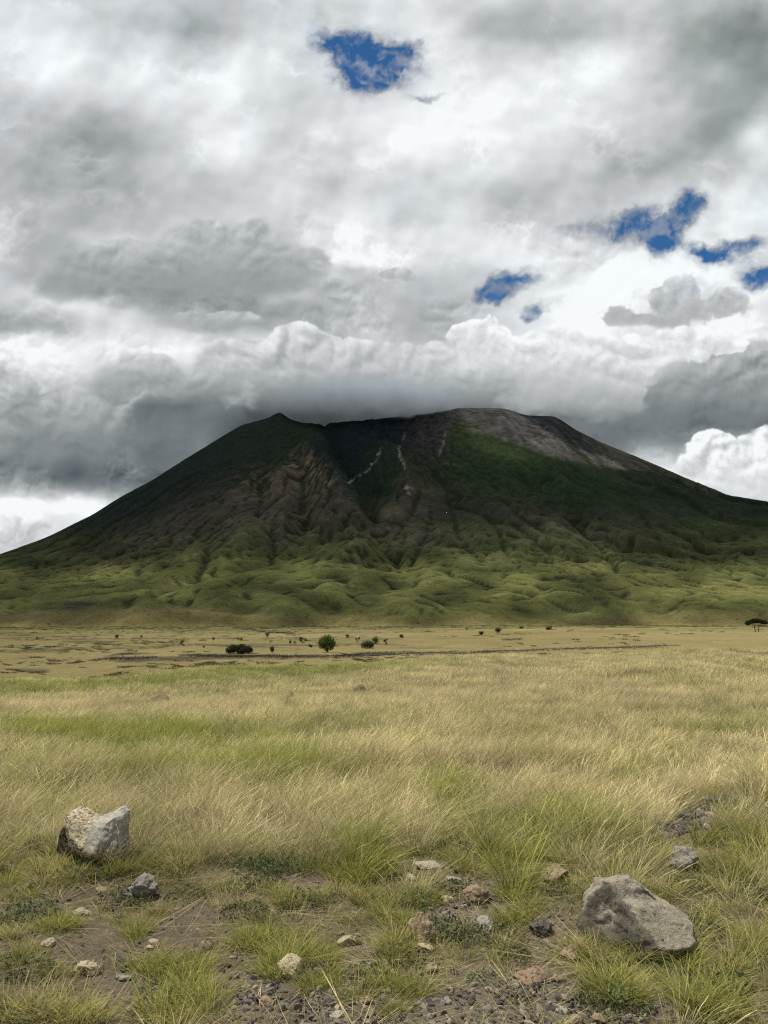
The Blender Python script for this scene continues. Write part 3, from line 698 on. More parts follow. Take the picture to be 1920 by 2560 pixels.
def build_ground():
    az = np.radians(np.concatenate([np.arange(-180, -36, 4.0), np.arange(-36, 36, .12), np.arange(36, 180.1, 4.0)])); az[-1] = math.pi
    rr = np.concatenate([[0.0, .5], np.geomspace(.9, 2300, 1120), np.geomspace(2400, 16000, 20)])
    A, R = np.meshgrid(az, rr)
    x, y = R * np.sin(A), R * np.cos(A)
    z = ground_z(x, y)
    U, V, r, cover, green, c = ground_maps(x, y, z)
    # clods and small stones in the bare soil
    near = 1 - sstep(r, 9, 14)
    z = z + near * (1 - cover) * (.020 * fbm(x / .16, y / .16, 4, .6, 511) + .006 * fbm(x / .035, y / .035, 2, .6, 512))
    z = np.where((R > 2300) & (y > 1700), z - 50 * sstep(R, 2300, 3000), z)
    soil = np.array([.158, .130, .090]); soil2 = np.array([.078, .065, .048]); litter = np.array([.12, .105, .06])
    w = np.clip(.5 + .9 * fbm(x / .8, y / .8, 4, .6, 521), 0, 1)[..., None]
    col = soil * w + soil2 * (1 - w)
    w = sstep(cover + .25 * fbm(x / .12, y / .12, 3, .6, 522), .25, .75)[..., None]
    col = col * (1 - w) + litter * w * .8
    straw = np.array([.190, .155, .075]); gr = np.array([.100, .106, .036])
    n3 = fbm(x / 45, y / 90, 4, .55, 531); n4 = fbm(x / 12, y / 26, 3, .5, 532); n5 = fbm(x / 140, y / 260, 3, .5, 533)
    fieldc = straw * (1 - green[..., None] * .75) + gr * green[..., None] * .75
    w = sstep(r, 16, 50)[..., None]
    col = col * (1 - w) + fieldc * .6 * w
    # the plain beyond the field
    gp = np.clip(.28 + .55 * n3 + .4 * n5 + .15 * n4, 0, 1)
    gp = np.clip(gp + .4 * sstep(-U, -500, 100) * sstep(r, 200, 500) * .5 + .6 * sstep(r, 900, 2000), 0, 1)
    plain = straw * 1.18 * (1 - gp[..., None]) + np.array([.095, .090, .036]) * gp[..., None]
    plain = plain * (1 + .25 * n4 + .2 * n3)[..., None]
    led = fbm(x / 60 + .4 * perlin2(x / 40, y / 40, 18), y / 85, 3, .5, 10)
    rim = np.exp(-((led - .07) / .030) ** 2) * sstep(-x, -120, 80) * sstep(r, 110, 160) * (1 - sstep(r, 900, 1500))
    plain = plain * (1 - .75 * rim[..., None]) + np.array([.05, .048, .040]) * .75 * rim[..., None]
    far_green = (sstep(r, 450, 1500) * np.clip(.62 + 1.3 * n5 + .9 * n3, 0, 1))[..., None]
    plain = plain * (1 - far_green) + np.array([.082, .084, .034]) * far_green
    w = sstep(r, c + 4, c + 30)[..., None]
    col = col * (1 - w) + plain * w
    band = np.exp(-((r - c - 6) / 10) ** 2) * (r > c - 12) * sstep(-U, -1250, -500)
    col = col * (1 - .6 * band[..., None]) + np.array([.075, .088, .034]) * .6 * band[..., None]
    jx = fbm(x / 30, y / 60, 3, .6, 541)
    rk = np.zeros(U.shape)
    for pts, wd, k in STRIPS:
        d, t_, s_ = polydist(U, V + 3.4 * jx + 2.4 * fbm(x / 7, y / 24, 3, .6, 542), pts)
        wv_ = wd * (.55 + 1.1 * fbm(U / 75, V * 0 + wd, 4, .65, 543)) + .8 * fbm(x / 5, y / 16, 2, .6, 544)
        rk = np.maximum(rk, .85 * k * (1 - sstep(d, np.maximum(wv_, 0) * .35, np.maximum(wv_, 0) + .25)) * (y > 20))
    col = col * (1 - rk[..., None]) + np.array([.042, .038, .038]) * rk[..., None]
    sh = sstep(V, 1395, 1385) * 0
    col = np.clip(col, .01, 1)
    me = grid_mesh('ground', x, y, z, {'albedo': col, 'cover': cover})
    m, t = material('ground_soil_and_grass')
    a = t.attr('albedo').outputs['Vector']
    P = t.node('ShaderNodeNewGeometry').outputs['Position']
    dist = t.vmath('LENGTH', P)
    far = t.smooth(dist, 30, 120)
    nf = t.noise(P, 26.0, 4, .7); ng = t.noise(P, 150.0, 2, .6)
    nm = t.noise(t.vmath('MULTIPLY', P, (1, .5, 1)), .55, 5, .72)
    k1 = t.math('ADD', t.math('MULTIPLY_ADD', t.math('SUBTRACT', nf, .5), 1.5, 1.0), t.math('MULTIPLY', t.math('SUBTRACT', ng, .5), .8))
    k2 = t.math('MULTIPLY_ADD', t.math('SUBTRACT', nm, .5), 1.1, 1.0)
    c_ = t.vmath('SCALE', a, scale=t.mixf(far, k1, k2))
    bmp = t.node('ShaderNodeBump', {'Height': t.mixf(far, t.math('MULTIPLY', nf, .03), t.math('MULTIPLY', nm, .5)), 'Strength': .8, 'Distance': 1.0})
    bs = t.node('ShaderNodeBsdfDiffuse', {'Color': c_, 'Roughness': 1.0, 'Normal': bmp.outputs[0]})
    t.put(t.out.inputs['Surface'], bs.outputs[0])
    o = link('ground', me, m)
    tag(o, 'stony verge falling to a wide plain of dry golden grass', 'ground', kind='structure')
build_ground()

# ------------------------------------------------------------------ stones
def rock_material(name, base, spots, second, rough=.9, lichen=None, scale=1.0):
    m, t = material(name)
    P = t.node('ShaderNodeTexCoord').outputs['Object']
    n1 = t.noise(P, 5 * scale, 6, .68); n2 = t.noise(P, 34 * scale, 5, .72); n3 = t.noise(P, 2.2 * scale, 2, .5)
    c = t.mix(t.smooth(n1, .38, .62), base, second)
    c = t.mix(t.smooth(n2, .54, .68), c, spots)
    if lichen is not None:
        c = t.mix(t.smooth(n3, .50, .60), c, lichen)
    k = t.lin(n2, .3, .7, .65, 1.3)
    c = t.vmath('SCALE', c, scale=k)
    pit = t.smooth(t.noise(P, 17 * scale, 4, .7), .30, .44)
    c = t.vmath('SCALE', c, scale=t.lin(pit, 0, 1, .45, 1))
    h = t.math('ADD', t.math('MULTIPLY', n1, .05), t.math('ADD', t.math('MULTIPLY', n2, .012), t.math('MULTIPLY', pit, .02)))
    b = t.node('ShaderNodeBump', {'Height': h, 'Strength': 1.0, 'Distance': 1.0 / scale})
    bs = t.node('ShaderNodeBsdfPrincipled', {'Base Color': c, 'Roughness': rough, 'Normal': b.outputs[0]})
    bs.inputs['Specular IOR Level'].default_value = .2
    t.put(t.out.inputs['Surface'], bs.outputs[0])
    return m
RM = {
 'pale': rock_material('pale_limestone', (.30,.27,.21), (.19,.15,.10), (.24,.21,.16), scale=2.0),
 'cream': rock_material('cream_stone', (.36,.31,.22), (.15,.11,.07), (.27,.22,.15), scale=2.5),
 'tan': rock_material('tan_stone', (.24,.18,.115), (.11,.08,.05), (.18,.14,.09), scale=2.5),
 'orange': rock_material('ochre_stone', (.235,.165,.10), (.09,.06,.04), (.17,.13,.09), scale=2.0),
 'grey': rock_material('grey_stone', (.17,.165,.145), (.07,.065,.055), (.22,.20,.17), scale=1.6),
 'dark': rock_material('dark_lava_stone', (.065,.058,.055), (.03,.027,.025), (.10,.09,.08), scale=1.6),
 'green': rock_material('grey_green_stone', (.21,.20,.16), (.10,.10,.085), (.24,.24,.21), scale=2.0),
}
def rock_mesh(name, seed, sx, sy, sz, planes=None, rough=.05, sub=4, shape=None, cuts=12, square=1.0):
    rs = np.random.RandomState(seed)
    bm = bmesh.new()
    bmesh.ops.create_icosphere(bm, subdivisions=sub, radius=1.0)
    co = np.array([v.co[:] for v in bm.verts])
    if square != 1.0: co = np.sign(co) * np.abs(co) ** square; co = co / np.abs(co).max()
    pl = list(planes or [])
    for _ in range(cuts):
        n = rs.normal(size=3); n /= np.linalg.norm(n); pl.append((n, rs.uniform(.50, .84)))
    for n, d in pl:
        n = np.array(n, float); n /= np.linalg.norm(n)
        k = co @ n - d
        co = co - np.where(k > 0, k, 0)[:, None] * n * .97
    if shape is not None: co = shape(co)
    nn = co / np.linalg.norm(co, axis=1, keepdims=True)
    o = rs.rand(3) * 50
    out = np.zeros(len(co))
    for i, c in enumerate(co):
        p = Vector((c + o).tolist())
        out[i] = mnoise.fractal(p * 1.6, .8, 2.1, 6) * rough + abs(mnoise.noise(p * 4.2)) * rough * .5
    co = co + nn * out[:, None]
    co = co * np.array([sx, sy, sz])
    for v, c in zip(bm.verts, co): v.co = c
    me = bpy.data.meshes.new(name); bm.to_mesh(me); bm.free()
    me.polygons.foreach_set('use_smooth', np.ones(len(me.polygons), bool))
    return me
STONES = []     # footprints, kept clear of grass
def put_rock(name, me, mat, X, Y, label, cat, rot=(0, 0, 0), sink=.0, group=None):
    g = cast(X, Y)
    o = link(name, me, mat)
    o.location = (g[0], g[1], g[2] + sink); o.rotation_euler = rot
    tag(o, label, cat, group)
    return o, g
# the pale boulder at the left: two horns, a broad tilted face, hollow under its left side
def shape_left(c):
    x, y, z = c[:, 0].copy(), c[:, 1].copy(), c[:, 2].copy()
    top = sstep(z, .1, .7)
    z = z + top * (.09 * np.exp(-((x + .50) / .26) ** 2) + .13 * np.exp(-((x - .66) / .22) ** 2) - .13 * np.exp(-((x - .05) / .30) ** 2))
    x = x * (1 + .10 * z)
    und = np.clip(-(z + .15) - .55 * (x - .2), 0, 1) * (y < .2)
    y = y + und * 1.3
    # a split in the right of the face
    d = np.abs((x - .46) * .8 + (z + .12) * .55 * -1)
    y = y + .28 * np.exp(-(d / .05) ** 2) * np.exp(-((z + .12) / .24) ** 2) * (y < 0)
    return np.stack([x, y, z], 1)
me = rock_mesh('boulder', 21, .285, .22, .285, planes=[((-.10,-.74,.66), .66), ((.60,-.66,.45), .80), ((-.85,-.35,.25), .74), ((0,.1,1), .80), ((1,-.1,.1), .84), ((-.6,-.5,-.75), .70), ((.25,-.6,-.7), .80)], rough=.11, sub=6, shape=shape_left, cuts=2, square=.72)
b1, g1 = put_rock('boulder', me, None, 196, 1874, 'pale cream and grey boulder with two horns standing in the grass', 'boulder', rot=(0, .03, .05), sink=.20)
m, t = material('pale_boulder_stone')
P = t.node('ShaderNodeTexCoord').outputs['Object']
px, py, pz = t.sep(P)
n1 = t.noise(P, 9, 6, .66); n2 = t.noise(t.vmath('MULTIPLY', P, (1, 1, 1.8)), 32, 6, .74)
buff = t.mix(t.smooth(n1, .36, .64), (.52,.46,.33), (.40,.34,.22))
grey = t.mix(t.smooth(n1, .36, .60), (.40,.39,.345), (.31,.30,.265))
side = t.math('ADD', px, t.math('MULTIPLY', t.math('SUBTRACT', t.noise(P, 6, 3, .6), .5), .26))
gm = t.math('MULTIPLY', t.smooth(side, -.03, .01), t.smooth(t.math('ADD', pz, t.math('MULTIPLY', t.math('SUBTRACT', n1, .5), .2)), -.06, .02))
gm = t.math('MULTIPLY', gm, .85)
c = t.mix(gm, buff, grey)
pits = t.math('MULTIPLY', t.smooth(n2, .50, .65), t.math('SUBTRACT', 1.0, t.math('MULTIPLY', gm, .8)))
c = t.mix(pits, c, (.13,.085,.045))
c = t.mix(t.math('MULTIPLY', t.smooth(t.noise(P, 60, 3, .6), .62, .68), .6), c, (.50,.50,.47))
low = t.smooth(pz, -.10, -.20)
c = t.mix(t.math('MULTIPLY', low, .5), c, (.17,.125,.08))
h = t.math('ADD', t.math('MULTIPLY', n1, .04), t.math('MULTIPLY', pits, -.014))
b = t.node('ShaderNodeBump', {'Height': h, 'Strength': 1.0, 'Distance': 1.0})
bs = t.node('ShaderNodeBsdfDiffuse', {'Color': c, 'Roughness': .8, 'Normal': b.outputs[0]})
t.put(t.out.inputs['Surface'], bs.outputs[0])
b1.data.materials.append(m)
STONES.append((g1[0], g1[1] + .06, .25))
# the grey-brown boulder at the right: dark upright left face, long sloping back
def shape_right(c):
    x, y, z = c[:, 0].copy(), c[:, 1].copy(), c[:, 2].copy()
    z = z * (1 - .26 * sstep(x, -.1, .95))
    hol = np.exp(-((x - .12) / .26) ** 2 - ((z - .56) / .09) ** 2) * (y < .1)
    y = y + .16 * hol
    return np.stack([x, y, z], 1)
me = rock_mesh('boulder', 8, .350, .28, .245, planes=[((-.78,-.62,.04), .50), ((-.95,.05,.3), .78), ((.50,.1,.86), .72), ((.26,-.62,.74), .50), ((.42,-.1,.85), .70), ((-.05,-.2,1), .80), ((1,-.2,.15), .92), ((-.3,.3,.9),.9)], rough=.095, sub=6, shape=shape_right, cuts=3, square=.95)
b2, g2 = put_rock('boulder', me, None, 1372, 2038, 'large grey brown boulder with a dark upright left face beside the gravel', 'boulder', rot=(0, .14, -.06), sink=.135)
m, t = material('weathered_boulder_stone')
P = t.node('ShaderNodeTexCoord').outputs['Object']
n1 = t.noise(P, 8, 6, .7); n2 = t.noise(P, 38, 6, .74); n3 = t.noise(P, 3.2, 3, .55)
c = t.mix(t.smooth(n1, .36, .62), (.34,.305,.24), (.22,.20,.16))
c = t.mix(t.smooth(n3, .50, .62), c, (.235,.22,.165))
c = t.mix(t.smooth(n2, .52, .66), c, (.075,.062,.045))
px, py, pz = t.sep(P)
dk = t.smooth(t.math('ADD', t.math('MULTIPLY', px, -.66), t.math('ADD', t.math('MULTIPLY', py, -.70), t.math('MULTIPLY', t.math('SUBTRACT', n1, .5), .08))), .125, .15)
c = t.mix(t.math('MULTIPLY', dk, .8), c, (.095,.088,.068))  # shade of the upright left face painted into the stone colour
h = t.math('ADD', t.math('MULTIPLY', n1, .05), t.math('MULTIPLY', n2, .012))
b = t.node('ShaderNodeBump', {'Height': h, 'Strength': 1.0, 'Distance': 1.0})
bs = t.node('ShaderNodeBsdfDiffuse', {'Color': c, 'Roughness': .8, 'Normal': b.outputs[0]})
t.put(t.out.inputs['Surface'], bs.outputs[0])
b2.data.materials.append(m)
STONES.append((g2[0], g2[1] + .05, .34))
# smaller stones: x, y of the foot, width and height in view pixels, colour, label
SMALL = [
 (303,1934,66,44,'grey','rough brown grey rock just right of the pale boulder','rock'),
 (223,1932,30,16,'tan','flat buff stone in the soil below the pale boulder','stone'),
 (212,1888,26,14,'tan','small brown stone under the foot of the pale boulder','stone'),
 (176,1974,36,15,'pale','smooth pinkish grey stone on bare soil below the pale boulder','stone'),
 (103,2041,34,14,'pale','flat whitish stone with a dark rim at the left among green tufts','stone'),
 (188,2100,48,24,'cream','long cream stone lying tilted in the lower left verge','stone'),
 (331,2038,17,9,'cream','small yellowish stone by a tuft in the left verge, upper of two','stone'),
 (322,2050,16,8,'cream','small yellowish stone by a tuft in the left verge, lower of two','stone'),
 (447,2048,28,17,'tan','rounded tan stone in the soil between two grass tufts','stone'),
 (267,2114,30,9,'grey','thin grey stone lying flat in the bare left soil','stone'),
 (217,2184,26,13,'tan','yellow brown stone at the lower left edge of the grass','stone'),
 (751,2040,34,24,'cream','pale cream stone with a dark shadow beside a dense tuft','stone'),
 (634,2108,54,44,'cream','knobbly cream and black stone at the edge of the gravel','rock'),
 (911,2030,44,56,'tan','tall brown and grey stone standing on its end in mid verge','rock'),
 (921,2056,34,20,'cream','pale broken stone at the foot of the tall brown one','stone'),
 (1049,2010,40,28,'green','angular grey green stone on the stony soil','stone'),
 (1027,1945,50,34,'orange','crumbling ochre rock at the head of the bare patch','rock'),
 (966,1944,26,10,'cream','small flat buff stone left of the ochre rock','stone'),
 (981,1906,38,13,'green','grey slab half hidden in grass above the ochre rock','stone'),
 (887,1902,26,15,'pale','pale stone among dry stalks above the verge','stone'),
 (928,1872,58,15,'pale','low broken slab with pale ends in the grass edge','rock'),
 (1001,1961,13,10,'cream','tiny cream stone on the soil below the ochre rock','stone'),
 (927,2100,28,19,'tan','reddish tan stone under arching dry stalks','stone'),
 (964,2169,22,14,'grey','light grey stone in the lower middle gravel','stone'),
 (580,2170,28,17,'tan','rusty tan stone on gravel below the knobbly cream one','stone'),
 (691,2096,18,11,'green','small grey green stone right of the knobbly cream one','stone'),
 (727,2201,28,15,'pale','pale stone half buried at the bottom of the verge','stone'),
 (794,2168,26,15,'tan','dull tan stone among short yellow grass near the bottom','stone'),
 (797,2090,22,13,'grey','grey stone in the middle verge right of a grass tuft','stone'),
 (1471,1876,56,46,'grey','rounded grey rock with a dark side in the grass at right','rock'),
 (1201,1904,48,38,'tan','pinkish brown rock almost hidden by grass','rock'),
 (1169,2016,44,32,'dark','dark grey stone left of the large right boulder','rock'),
 (1228,2070,34,28,'tan','lumpy tan stone at the lower left foot of the right boulder','stone'),
 (1146,2118,58,30,'orange','reddish tan rock at the upper edge of the right gravel','rock'),
 (1204,2119,28,15,'tan','low tan stone next to the reddish rock','stone'),
 (1214,2188,22,14,'pale','pale chip of stone in the right gravel','stone'),
 (1293,2208,30,18,'orange','orange stone at the bottom of the right gravel','stone'),
 (1240,2210,28,14,'tan','sandy stone at the bottom left of the orange one','stone'),
 (1546,1736,34,18,'dark','dark lava rock at the top of the rubble bank','rock'),
 (1484,1770,40,22,'dark','dark lava rock midway along the rubble bank','rock'),
 (1441,1792,34,20,'dark','dark lava rock at the lower end of the rubble bank','rock'),
 (1515,1752,26,14,'dark','small dark rock between two larger ones on the rubble bank','rock'),
]
for i, (X, Y, w, h, kind, label, cat) in enumerate(SMALL):
    g = cast(X, Y); D = math.hypot(g[0], g[1]); d3 = math.hypot(D, EYE - g[2]); s = d3 / F
    sx = w * s * .56; sz = h * s * .62; sy = (sx + sz) * .5
    me = rock_mesh(cat, 100 + i, sx, sy, sz, rough=.17, sub=5 if w > 30 else 4, cuts=12)
    rs = random.Random(i)
    o, g = put_rock(cat, me, RM[kind], X, Y, label, cat, rot=(rs.uniform(-.2, .2), rs.uniform(-.2, .2), rs.uniform(-.5, .5)), sink=sz * .34, group='stones scattered over the verge' if kind != 'dark' or X < 1400 else 'lava rocks on the rubble bank')
    STONES.append((g[0], g[1], sx * 1.0))
# ------------------------------------------------------------------ blades, tufts and their scattering
def blade_set(n, h, w, rad, lean=(0, 0), splay=.3, droop=.3, seg=4, seed=0, head=0.0, headw=1.6):
    """n blades as tapering bent strips; returns vertices, quads, height along the blade, and a random value each."""
    rs = np.random.RandomState(seed)
    a = rs.rand(n) * 2 * np.pi; rr = np.sqrt(rs.rand(n)) * rad
    bx, by = rr * np.cos(a), rr * np.sin(a)
    H = rs.uniform(h[0], h[1], n)
    ox = lean[0] + splay * np.cos(a) * (rr / max(rad, 1e-6)) + rs.normal(0, .23, n)
    oy = lean[1] + splay * np.sin(a) * (rr / max(rad, 1e-6)) + rs.normal(0, .23, n)
    dr = droop * rs.uniform(.3, 1.4, n)
    da = np.arctan2(oy, ox) + rs.normal(0, .5, n)
    fa = rs.rand(n) * np.pi                                  # facing of the strip
    W = w * rs.uniform(.6, 1.3, n)
    isH = rs.rand(n) < head
    t = np.linspace(0, 1, seg + 1)[None]
    hz = H[:, None] * (t - .28 * dr[:, None] * t ** 3)
    cx = bx[:, None] + H[:, None] * (ox[:, None] * t + dr[:, None] * np.cos(da)[:, None] * t ** 2.2)
    cy = by[:, None] + H[:, None] * (oy[:, None] * t + dr[:, None] * np.sin(da)[:, None] * t ** 2.2)
    prof = np.where(t < .25, .8 + .8 * t, 1.0) * (1 - t ** 2.2) + .06
    prof = np.where(isH[:, None], np.where(t > .62, headw * (1.02 - np.abs(t - .82) * 3.2).clip(.1), .38), prof)
    wx = np.cos(fa)[:, None] * W[:, None] * prof * .5; wy = np.sin(fa)[:, None] * W[:, None] * prof * .5
    L = np.stack([cx - wx, cy - wy, hz], -1); R = np.stack([cx + wx, cy + wy, hz], -1)
    v = np.stack([L, R], 2).reshape(-1, 3)
    base = (np.arange(n) * (seg + 1) * 2)[:, None] + (np.arange(seg) * 2)[None]
    q = np.stack([base, base + 1, base + 3, base + 2], -1).reshape(-1, 4)
    tt = np.repeat(np.broadcast_to(t, (n, seg + 1)).reshape(-1), 2)
    rnd = np.repeat(rs.rand(n), (seg + 1) * 2)
    return v, q, tt, rnd
def mesh_of(name, v, q, at):
    me = bpy.data.meshes.new(name)
    me.vertices.add(len(v)); me.vertices.foreach_set('co', v.astype(np.float32).ravel())
    me.loops.add(q.size); me.loops.foreach_set('vertex_index', q.astype(np.int32).ravel())
    me.polygons.add(len(q)); me.polygons.foreach_set('loop_start', np.arange(0, q.size, q.shape[1], dtype=np.int32))
    me.update(calc_edges=True)
    me.polygons.foreach_set('use_smooth', np.ones(len(q), bool))
    for k, a in at.items(): add_attr(me, k, a)
    return me
def join_sets(sets):
    vs, qs, ts, rs_ = [], [], [], []; o = 0
    for v, q, t, r in sets:
        vs.append(v); qs.append(q + o); ts.append(t); rs_.append(r); o += len(v)
    return np.concatenate(vs), np.concatenate(qs), np.concatenate(ts), np.concatenate(rs_)
def grass_material(name, tip_dry, base_dry, tip_green, base_green, trans=.35):
    m, t = material(name)
    tone = t.attr('tone', 'INSTANCER').outputs['Fac']; shade = t.attr('shade', 'INSTANCER').outputs['Fac']
    h = t.attr('along').outputs['Fac']; r = t.attr('chance').outputs['Fac']
    mixv = t.math('ADD', tone, t.math('MULTIPLY', t.math('SUBTRACT', r, .5), .75), clamp=True)
    mixv = t.smooth(mixv, .15, .85)
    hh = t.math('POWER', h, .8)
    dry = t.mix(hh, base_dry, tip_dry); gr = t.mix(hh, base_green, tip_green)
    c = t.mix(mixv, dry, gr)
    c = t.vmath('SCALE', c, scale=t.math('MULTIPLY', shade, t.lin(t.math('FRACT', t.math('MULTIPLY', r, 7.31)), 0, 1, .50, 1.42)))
    d = t.node('ShaderNodeBsdfDiffuse', {'Color': c, 'Roughness': .6})
    tr = t.node('ShaderNodeBsdfTranslucent', {'Color': c})
    mx = t.node('ShaderNodeMixShader', {0: trans, 1: d.outputs[0], 2: tr.outputs[0]})
    t.put(t.out.inputs['Surface'], mx.outputs[0])
    return m
def scatter(name, protos, mat, P, rot, scl, idx, attrs, label, cat):
    """ONE object of uncountable stuff: proto meshes set out on points."""
    me = bpy.data.meshes.new(name)
    me.vertices.add(len(P)); me.vertices.foreach_set('co', np.asarray(P, np.float32).ravel())
    add_attr(me, 'turn', rot); add_attr(me, 'size', scl)
    a = me.attributes.new('pick', 'INT', 'POINT'); a.data.foreach_set('value', np.asarray(idx, np.int32))
    for k, v in attrs.items(): add_attr(me, k, v)
    o = link(name, me)
    ng = bpy.data.node_groups.new(name + '_scatter', 'GeometryNodeTree')
    ng.interface.new_socket('Geometry', in_out='INPUT', socket_type='NodeSocketGeometry')
    ng.interface.new_socket('Geometry', in_out='OUTPUT', socket_type='NodeSocketGeometry')
    N = ng.nodes; L = ng.links
    gi = N.new('NodeGroupInput'); go = N.new('NodeGroupOutput')
    gti = N.new('GeometryNodeGeometryToInstance')
    for pm in reversed(protos):
        pm.materials.append(mat)
        po = bpy.data.objects.new(pm.name, pm)      # never linked to the scene: only its mesh is used
        oi = N.new('GeometryNodeObjectInfo'); oi.inputs['Object'].default_value = po
        L.new(oi.outputs['Geometry'], gti.inputs[0])
    ip = N.new('GeometryNodeInstanceOnPoints')
    ip.inputs['Pick Instance'].default_value = True
    L.new(gi.outputs[0], ip.inputs['Points']); L.new(gti.outputs[0], ip.inputs['Instance'])
    def named(nm, typ):
        n = N.new('GeometryNodeInputNamedAttribute'); n.data_type = typ; n.inputs['Name'].default_value = nm
        return n.outputs['Attribute']
    L.new(named('pick', 'INT'), ip.inputs['Instance Index'])
    L.new(named('turn', 'FLOAT_VECTOR'), ip.inputs['Rotation'])
    L.new(named('size', 'FLOAT_VECTOR'), ip.inputs['Scale'])
    L.new(ip.outputs[0], go.inputs[0])
    md = o.modifiers.new('scatter', 'NODES'); md.node_group = ng
    tag(o, label, cat, kind='stuff')
    return o
def scatter_points(r0, r1, dens, seed, power=1.0):
    """random ground points in the wedge the picture could see, dens per square metre."""
    rs = np.random.RandomState(seed)
    half = math.radians(33)
    area = half * (r1 * r1 - r0 * r0)
    n = int(area * dens)
    r = np.sqrt(rs.uniform(r0 * r0, r1 * r1, n)); a = rs.uniform(-half, half, n)
    x, y = r * np.sin(a), r * np.cos(a)
    z = ground_z(x, y)
    return rs, x, y, z
def clear_of_stones(x, y, pad=0.0, front=0.0):
    ok = np.ones(len(x), bool)
    for (sx, sy, sr) in STONES:
        ok &= ((x - sx) ** 2 + ((y - sy)) ** 2) > (sr + pad) ** 2
        if front: ok &= ~((np.abs(x - sx * y / sy) < sr * .9) & (y < sy) & (y > sy - front * sr * 2))
    return ok

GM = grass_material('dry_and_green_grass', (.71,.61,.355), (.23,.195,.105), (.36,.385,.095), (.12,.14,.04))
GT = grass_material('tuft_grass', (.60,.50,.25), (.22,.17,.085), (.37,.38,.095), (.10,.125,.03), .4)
HM = grass_material('creeping_herb', (.20,.17,.09), (.12,.10,.06), (.13,.165,.075), (.06,.08,.035), .3)

